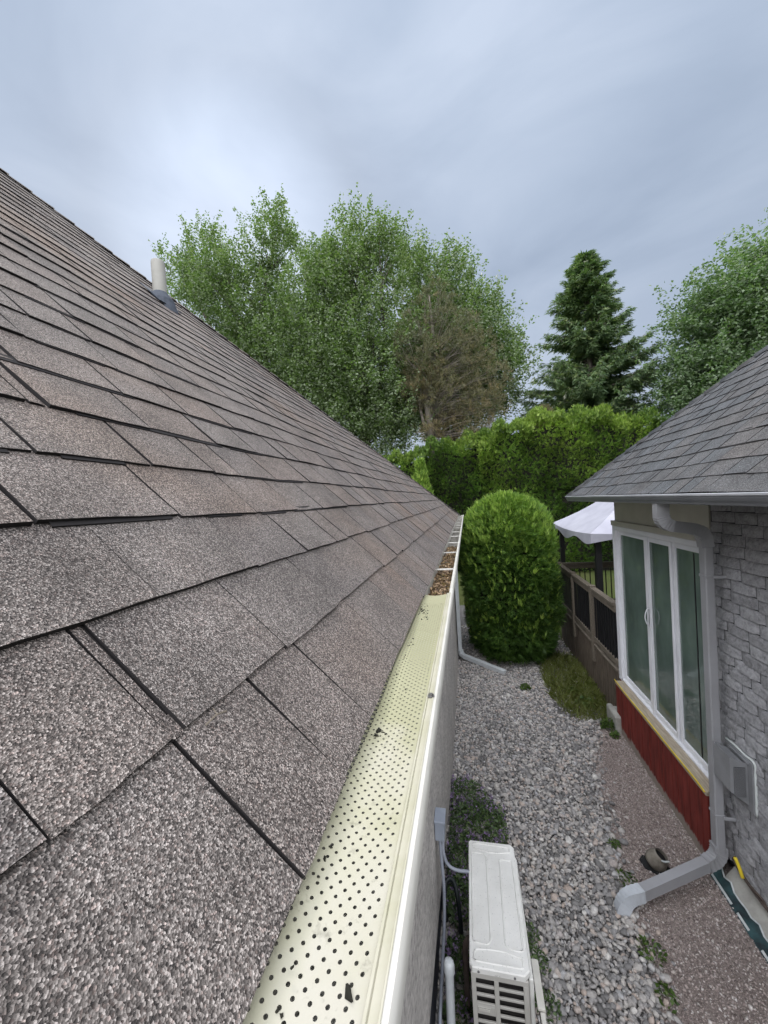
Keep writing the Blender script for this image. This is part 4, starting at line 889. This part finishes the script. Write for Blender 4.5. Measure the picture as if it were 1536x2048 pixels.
# --- hedges behind
def hedge(name, label, path, depth, z0, mat_, dens, size, cat_='hedge', bright=.3, lobes=5, leafy=False):
    """path: list of (x, y, top)"""
    P = np.array(path, float); root = empty(name, (P[:, 0].mean(), P[:, 1].mean(), 0), label, cat_)
    seg = np.linalg.norm(np.diff(P[:, :2], axis=0), axis=1); cum = np.concatenate([[0], np.cumsum(seg)]); L = cum[-1]
    nF = int(L*P[:, 2].mean()*dens); nT = int(L*depth*dens*1.2)
    def at_s(s): return np.interp(s, cum, P[:, 0]), np.interp(s, cum, P[:, 1]), np.interp(s, cum, P[:, 2])
    s = rng.uniform(0, L, nF); x, y, t = at_s(s); z = z0+rng.random(nF)*(t-z0)*.97
    bumpy = .22*np.sin(s*2.3+z*1.1)+.16*np.sin(s*5.1-z*2.3)+.12*np.sin(z*4.1+s*1.3)
    edge_ = np.clip((z-(t-1.0)), 0, 1)**2*.45*depth
    B1 = np.stack([x, y-depth/2-bumpy+edge_+rng.uniform(0, .5, nF)*.6, z], 1); D1 = np.stack([rng.normal(0, .4, nF), -np.ones(nF), rng.normal(.55, .35, nF)], 1)
    s = rng.uniform(0, L, nT); x, y, t = at_s(s); v = rng.uniform(-.5, .5, nT)
    tz = t-.6*v*v*2+.20*np.sin(s*3.3+v*4)+.14*np.sin(s*7.7+1)
    B2 = np.stack([x, y+v*depth, tz-rng.uniform(0, .35, nT)], 1); D2 = np.stack([rng.normal(0, .4, nT), rng.normal(-.25, .4, nT), np.ones(nT)], 1)
    B = np.concatenate([B1, B2]); D = np.concatenate([D1, D2]); n = len(B)
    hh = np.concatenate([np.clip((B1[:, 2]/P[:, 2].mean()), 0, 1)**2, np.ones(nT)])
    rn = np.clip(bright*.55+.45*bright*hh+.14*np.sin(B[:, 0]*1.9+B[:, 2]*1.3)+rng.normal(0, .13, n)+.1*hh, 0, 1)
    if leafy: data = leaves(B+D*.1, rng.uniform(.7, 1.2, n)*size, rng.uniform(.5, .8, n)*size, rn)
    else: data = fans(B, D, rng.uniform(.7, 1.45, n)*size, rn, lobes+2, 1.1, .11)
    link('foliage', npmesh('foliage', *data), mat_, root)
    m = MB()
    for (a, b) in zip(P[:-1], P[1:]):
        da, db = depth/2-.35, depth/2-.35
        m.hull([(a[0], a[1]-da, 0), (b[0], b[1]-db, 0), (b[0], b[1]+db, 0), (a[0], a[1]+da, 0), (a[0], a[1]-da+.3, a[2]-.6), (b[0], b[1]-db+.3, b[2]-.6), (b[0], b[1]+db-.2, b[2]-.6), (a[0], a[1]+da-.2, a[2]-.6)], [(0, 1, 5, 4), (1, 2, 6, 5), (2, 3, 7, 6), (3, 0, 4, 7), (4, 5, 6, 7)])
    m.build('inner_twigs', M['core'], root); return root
def top(px, py, Y):
    p_ = at(px, py, Y=Y); return (p_[0], Y, p_[2])
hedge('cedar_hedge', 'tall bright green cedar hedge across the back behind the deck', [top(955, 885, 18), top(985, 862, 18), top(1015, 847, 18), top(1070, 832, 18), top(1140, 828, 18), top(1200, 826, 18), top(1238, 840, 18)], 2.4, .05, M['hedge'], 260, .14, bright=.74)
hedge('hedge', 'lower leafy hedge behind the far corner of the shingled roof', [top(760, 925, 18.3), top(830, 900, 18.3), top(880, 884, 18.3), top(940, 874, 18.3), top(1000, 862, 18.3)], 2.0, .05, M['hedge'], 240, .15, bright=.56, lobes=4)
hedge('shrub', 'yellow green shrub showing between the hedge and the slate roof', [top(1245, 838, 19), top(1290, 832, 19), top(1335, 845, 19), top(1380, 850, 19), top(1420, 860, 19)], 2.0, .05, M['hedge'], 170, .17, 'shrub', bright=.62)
# young cedar tip and the brown tip in front of the hedges
def cone_shrub(name, label, px, py_top, Y, r, h, mat_, bright):
    t_ = at(px, py_top, Y=Y); root = empty(name, (t_[0], Y, 0), label, 'shrub'); n = 900
    z = rng.random(n)**.7; ph = rng.uniform(0, 6.28, n); ro = r*(1-z)**.8*rng.uniform(.5, 1, n)+.02
    B = np.stack([t_[0]+np.cos(ph)*ro, Y+np.sin(ph)*ro, t_[2]-h*(1-z)], 1); D = np.stack([np.cos(ph)*.5, np.sin(ph)*.5, np.ones(n)], 1)+rng.normal(0, .2, (n, 3))
    link('foliage', npmesh('foliage', *fans(B, D, rng.uniform(.16, .3, n), np.clip(rng.normal(bright, .12, n), 0, 1), 5, .7, .14)), mat_, root)
    m = MB(); m.tube([(t_[0], Y, 0), (t_[0], Y, t_[2]-.3)], .05, 7, scales=[1, .3]); m.build('stem', M['bark'], root)
cone_shrub('young_cedar', 'small bright pointed cedar tip just above the far roof corner', 840, 925, 16.5, .55, 2.2, M['cedar'], .8)
cone_shrub('dry_shrub', 'browned shrub top poking over the cedar hedge', 1088, 818, 18.9, .9, 1.2, M['pine'], .6)

# --- maples
def maple(name, label, Y, ells, trunk_px, mat_, shoots, per, leaf=.125, upb=1.0, seed=1, size_ry=1.0, limbs=True, group=None, topvar=1.0, clump=.16, shell=.35):
    """ells: crown lobes as (px, py, rx, ry) in photo pixels at distance Y"""
    global rng
    rng = np.random.default_rng(seed)
    k = Y/F; E = []
    for (a, b, c, d) in ells:
        p_ = at(a, b, Y=Y); E.append((p_, c*k, d*k))
    base = at(trunk_px, 900, Y=Y); root = empty(name, (base[0], Y, 0), label, 'tree', group)
    vol = np.array([e[1]*e[1]*e[2] for e in E])**.85; cnt = (vol/vol.sum()*shoots).astype(int)
    allC, allR = [], []
    for (c, rx, rz), n in zip(E, cnt):
        ncl = max(9, n//11); vc = rng.normal(size=(ncl, 3)); vc /= np.linalg.norm(vc, axis=1, keepdims=True); rad = rng.uniform(shell, 1.0, ncl)**.6
        ci = rng.integers(0, ncl, n); v = vc[ci]
        P = v*rad[ci][:, None]*np.array([rx, rx*size_ry, rz])*.92+rng.normal(0, .46, (n, 3))*np.array([1, 1, .8])*min(rx, rz)**.5+c
        D = v*.75+np.array([0, 0, upb])+rng.normal(0, .3, (n, 3)); D /= np.linalg.norm(D, axis=1, keepdims=True)
        L = rng.uniform(.45, 1.15, n)
        if topvar > 1.2:                                     # long upright plumes along the top of the crown
            npl = 26; pv = rng.normal(size=(npl, 3)); pv[:, 2] = np.abs(pv[:, 2])+.9; pv /= np.linalg.norm(pv, axis=1, keepdims=True)
            pc = c+pv*np.array([rx, rx, rz])*.86; pd = pv*np.array([.55, .55, 1.0])+np.array([.12, 0, .55])+rng.normal(0, .12, (npl, 3)); pd /= np.linalg.norm(pd, axis=1, keepdims=True); pl_ = rng.uniform(1.2, 2.1, npl)
            for q in range(2):
                P = np.concatenate([P, pc+rng.normal(0, .04, (npl, 3))]); D = np.concatenate([D, pd]); L = np.concatenate([L, pl_*(1-.16*q)]); v = np.concatenate([v, pv])
            n = len(P)
        t = rng.random((n, per)); C = P[:, None, :]+D[:, None, :]*(L[:, None]*t)[:, :, None]+rng.normal(0, 1, (n, per, 3))*(clump*(1.0-.5*t))[:, :, None]
        sh_r = np.clip(rng.normal(.48, .16, n)+.08*v[:, 2], 0, 1); allC.append(C.reshape(-1, 3)); allR.append((sh_r[:, None]+rng.normal(0, .14, (n, per))).ravel())
    C = np.concatenate(allC); r = np.clip(np.concatenate(allR), 0, 1); n = len(C); ok = C[:, 2] > .4; C, r = C[ok], r[ok]; n = len(C)
    link('crown', npmesh('crown', *leaves(C, rng.uniform(.8, 1.35, n)*leaf, rng.uniform(.5, .85, n)*leaf, r, .55)), mat_, root)
    m = MB(); fork = np.array((base[0], Y, max(3.2, min(e[0][2]-e[2] for e in E))))
    m.tube([(base[0], Y, -.1), (base[0]+.1, Y, fork[2]*.5), tuple(fork)], 1, 9, scales=[.34, .27, .22])
    for (c, rx, rz) in E:
        tgt = c+np.array((0, 0, rz*.55)); pth = limb(m, fork-np.array((0, 0, .3)), tgt, .15, .02, .07, 7)
        for j in range(7):
            q0 = np.array(pth[random.randint(2, 5)]); v = rng.normal(size=3); v[2] = abs(v[2])*.8; v /= np.linalg.norm(v); limb(m, q0, c+v*np.array((rx, rx, rz))*.85, .045, .008, .06, 5)
    m.build('trunk', M['bark'], root, True); return root
maple('maple_tree', 'airy silver maple with upright shoots behind the vent pipe', 21, [(415, 555, 52, 80), (555, 515, 50, 80), (490, 630, 105, 95), (575, 710, 78, 100), (372, 590, 40, 60), (470, 730, 80, 70), (600, 790, 80, 75)], 545, M['maple'], 2300, 32, .13, 1.1, 11, topvar=1.5)
maple('maple_tree', 'tall silver maple in the middle with spiky crown', 20, [(712, 535, 50, 75), (650, 590, 42, 72), (762, 550, 38, 80), (690, 660, 105, 115), (735, 780, 110, 105), (640, 750, 80, 90), (770, 855, 60, 60), (700, 840, 80, 60)], 720, M['maple'], 3400, 32, .125, 1.0, 12, topvar=1.5)
maple('maple_tree', 'silver maple rising behind the browning pine', 22.5, [(828, 575, 42, 68), (905, 595, 44, 66), (950, 685, 56, 75), (880, 710, 100, 105), (985, 755, 56, 58), (930, 800, 90, 60), (850, 830, 80, 60)], 900, M['maple'], 2900, 32, .132, .9, 13, topvar=1.4)
maple('maple_tree', 'dense rounded maple on the right above the slate roof', 19, [(1535, 650, 95, 118), (1455, 705, 70, 88), (1412, 778, 52, 58), (1575, 580, 58, 52), (1485, 805, 105, 70), (1620, 660, 110, 140)], 1520, M['maple_dense'], 4200, 32, .122, .35, 14, topvar=.8, clump=.14, shell=.55)
rng = np.random.default_rng(99)

# --- spruce
def spruce(px, py, Y, prof, label):
    t_ = at(px, py, Y=Y); root = empty('spruce_tree', (t_[0]+.1, Y, 0), label, 'tree'); zt, k = t_[2], Y/F
    pz = np.array([zt-(b-py)*k for b, _ in prof])[::-1]; pr_ = np.array([a*k for _, a in prof])[::-1]
    m = MB(); m.tube([(t_[0]+.15, Y, -.1), (t_[0]+.12, Y, zt*.5), (t_[0], Y, zt-.2)], 1, 9, scales=[.28, .17, .02]); BB, DD, LL = [], [], []
    z = 2.5
    while z < zt-.25:
        nb = random.randint(7, 9)
        for j in range(nb):
            ph = random.uniform(0, 6.283); zz_ = z+random.uniform(-.22, .22); L = float(np.interp(zz_, pz, pr_))*random.choice([.7, .86, .95, 1.03, 1.12])
            rise = .25+.9*max(0, (zz_-zt+5)/5)
            d = np.array((math.cos(ph), math.sin(ph), 0.)); p0_ = np.array((t_[0]+.1, Y, zz_)); pts = []
            for t in np.linspace(0, 1, 7):
                pts.append(p0_+d*L*t+np.array((0, 0, L*(rise*t*.45-.42*t*(1-t)*(1 if rise < .5 else .3)-(.10*t if rise < .5 else 0)))))
            m.tube([tuple(q_) for q_ in pts], 1, 5, scales=list(np.linspace(.035, .006, 7)))
            nt_ = int(22*L+14)
            for t in rng.uniform(.12, 1.0, nt_):
                i = min(int(t*6), 5); q_ = pts[i]+(pts[i+1]-pts[i])*(t*6-i); sd = np.cross(d, (0, 0, 1.))*random.choice([-1, 1])
                dd = d*.75+sd*random.uniform(.2, 1.0)+np.array((0, 0, random.uniform(-.55, .25)+max(0, rise-.4))); LL.append((.26+.36*(1-t))*random.uniform(.7, 1.2)); BB.append(q_+rng.normal(0, .05, 3)+np.array((0, 0, -random.uniform(0, .16)))); DD.append(dd)
        z += random.uniform(.26, .36)*(1 if z < zt-3 else .75)
    B, D, L = np.array(BB), np.array(DD), np.array(LL); n = len(B); rn = np.clip(rng.normal(.45, .2, n), 0, 1)
    link('crown', npmesh('crown', *fans(B, D, L, rn, 7, 1.15, .085, np.array([0, 0, 1.]), .22)), M['spruce'], root); m.build('trunk', M['palebark'], root, True)
spruce(1165, 506, 23, [(503, 2), (530, 17), (560, 36), (600, 54), (640, 66), (680, 84), (720, 108), (750, 118), (790, 116), (830, 112), (900, 112)], 'tall dark green conical spruce above the hedge against open sky')
# --- browning pine
def pine(px, Y, lobes, label):
    base = at(px, 900, Y=Y); root = empty('pine_tree', (base[0], Y, 0), label, 'tree'); k = Y/F; m = MB()
    tp = at(858, 590, Y=Y); m.tube([(base[0], Y, -.1), tuple(at(862, 860, Y=Y)), tuple(at(852, 790, Y=Y)), tuple(at(868, 690, Y=Y)), tuple(tp)], 1, 9, scales=[.25, .20, .15, .10, .03])
    limb(m, at(862, 880, Y=Y), at(835, 740, Y=Y+.3), .11, .03); BB, DD, LL, RN = [], [], [], []
    for (a, b, rx, ry, br, n) in lobes:
        c = at(a, b, Y=Y-.2); n = int(n*.8); st = at(858+(a-858)*.12, b+ry*.6+15, Y=Y)
        for j in range(n):
            v = rng.normal(size=3); v /= np.linalg.norm(v); e = c+v*np.array((rx*k, rx*k, ry*k))*random.uniform(.45, 1)**.6
            if j % 2 == 0: limb(m, st+rng.normal(0, .1, 3), e, .022, .005, .05, 5)
            for q in range(3):
                e2 = e+rng.normal(0, .17, 3)*np.array((1, 1, 1.5)); ax = v*.6+np.array((0, 0, .8)); ax /= np.linalg.norm(ax)
                D = rng.normal(size=(16, 3))*.75+ax; BB.append(np.repeat(e2[None], 16, 0)+rng.normal(0, .06, (16, 3))); DD.append(D); LL.append(rng.uniform(.12, .22, 16)); RN.append(np.full(16, np.clip(br+rng.normal(0, .15), 0, 1)))
    B, D, L, r = map(np.concatenate, (BB, DD, LL, RN))
    link('crown', npmesh('crown', *fans(B, D, L, r, 3, .5, .05)), M['pine'], root); m.build('trunk', M['palebark'], root, True)
pine(864, 18.9, [(872, 610, 34, 40, .35, 34), (838, 655, 44, 40, .35, 50), (905, 665, 58, 46, .45, 75), (830, 715, 52, 38, .3, 80), (885, 725, 75, 45, .45, 130), (950, 705, 44, 36, .55, 50), (975, 760, 44, 30, .6, 48), (850, 765, 40, 32, .75, 60), (900, 790, 62, 38, .55, 90), (960, 800, 50, 30, .65, 60), (830, 790, 30, 22, .6, 35), (865, 862, 22, 14, .9, 28), (950, 850, 40, 14, .75, 36), (945, 885, 24, 10, .95, 22), (905, 830, 25, 16, .7, 26)], 'browning pine with grey forked trunk in front of the maples')

# --- low plants on the path
def lowplant(name, label, cat_, spots, mat_, size, flower=None, nflo=0, group=None):
    xs, ys, zs2, rs = [], [], [], []; c = np.array(spots); root = empty(name, (c[:, 0].mean(), c[:, 1].mean(), 0), label, cat_, group)
    for (x, y, r, h, n) in spots:
        a = rng.uniform(0, 6.283, n); q = np.sqrt(rng.random(n))*r; xs.append(x+np.cos(a)*q); ys.append(y+np.sin(a)*q); zs2.append(h*(.25+.75*rng.random(n))*(1-.6*(q/r)**2))
    C = np.column_stack([np.concatenate(xs), np.concatenate(ys), np.concatenate(zs2)+.012]); C[:, 0] = np.maximum(C[:, 0], -.325); n = len(C)
    link('foliage', npmesh('foliage', *leaves(C, rng.uniform(.7, 1.4, n)*size, rng.uniform(.4, .7, n)*size, np.clip(rng.normal(.5, .25, n), 0, 1), .9)), mat_, root)
    if flower:
        i = rng.choice(n, nflo); Cf = C[i]+np.array([0, 0, .04]); b = np.repeat(Cf, 9, 0)+rng.normal(0, 1, (nflo*9, 3))*np.array([.008, .008, .018]); k = len(b)
        link('flowers', npmesh('flowers', *leaves(b, rng.uniform(.012, .02, k), rng.uniform(.010, .016, k), rng.random(k), .3)), flower, root)
    return root
lowplant('flowering_plant', 'low spreading plant with mauve flowers against the stone wall', 'plant', [(-.2, 4.15, .25, .20, 900), (-.08, 3.75, .30, .24, 1500), (-.2, 3.4, .25, .22, 1200), (-.2, 3.05, .20, .20, 900), (.02, 3.95, .20, .16, 500), (-.22, 2.65, .14, .16, 500), (-.22, 2.35, .12, .14, 300)], M['thyme'], .030, M['flower'], 230)
lowplant('low_plant', 'sparse low green plant on the path side of the heat pump', 'plant', [(.30, 2.72, .09, .12, 150), (.33, 2.50, .08, .10, 120), (.27, 2.9, .08, .10, 110)], M['thyme'], .026)
n = 7000; px__ = rng.uniform(1.12, 1.93, n); py__ = rng.uniform(5.85, 8.3, n); ok = ((px__-1.62)/.46)**2+((py__-6.95)/1.25)**2+rng.normal(0, .16, n) < 1; px__, py__ = px__[ok], py__[ok]; n = len(px__)
def blades(x, y, z0, h, w_, lean=.5):
    n = len(x); a = rng.uniform(0, 6.283, n); ln = rng.normal(0, lean, (n, 2))*h[:, None]; b = np.stack([x, y, np.full(n, z0)], 1); s = np.stack([np.cos(a), np.sin(a), np.zeros(n)], 1)*w_
    tip = b+np.column_stack([ln, h]); mid = b+np.column_stack([ln*.35, h*.6]); V = np.stack([b-s, b+s, mid+s*.7, tip, mid-s*.7], 1).reshape(-1, 3); return V, np.arange(n*5).reshape(-1, 5)
V, Fa = blades(px__, py__, .01, rng.uniform(.05, .15, n), .004, .6)
tag(link('grass_patch', npmesh('grass_patch', V, Fa, np.repeat(np.clip(rng.normal(.4, .22, n), 0, 1), 5)), M['grass']), 'patch of thin grass growing through gravel by the deck skirt', 'grass', kind='stuff')
lowplant('weed', 'leafy weed in the grass in front of the deck skirt', 'weed', [(1.62, 6.35, .16, .10, 130), (1.52, 6.7, .10, .09, 60)], M['weed'], .07)
lowplant('weed', 'broad green weed beside the pale concrete block', 'weed', [(1.74, 5.72, .10, .14, 110), (1.76, 5.52, .06, .08, 40)], M['weed'], .055)
lowplant('weed', 'ragged weed in front of the downspout spout', 'weed', [(1.10, 2.93, .09, .07, 60), (1.08, 2.68, .07, .06, 45)], M['weed'], .035)
lowplant('weed', 'small weed at the stone border behind the downspout spout', 'weed', [(1.13, 3.45, .09, .06, 60)], M['weed'], .032)
lowplant('weed', 'yellowish weed at the stone border farthest from the downspout', 'weed', [(1.16, 3.80, .06, .06, 50)], M['weed'], .03)
lowplant('weed', 'small grass tuft alone on the path before the cedar shrub', 'weed', [(.80, 6.75, .09, .09, 110)], M['weed'], .05)
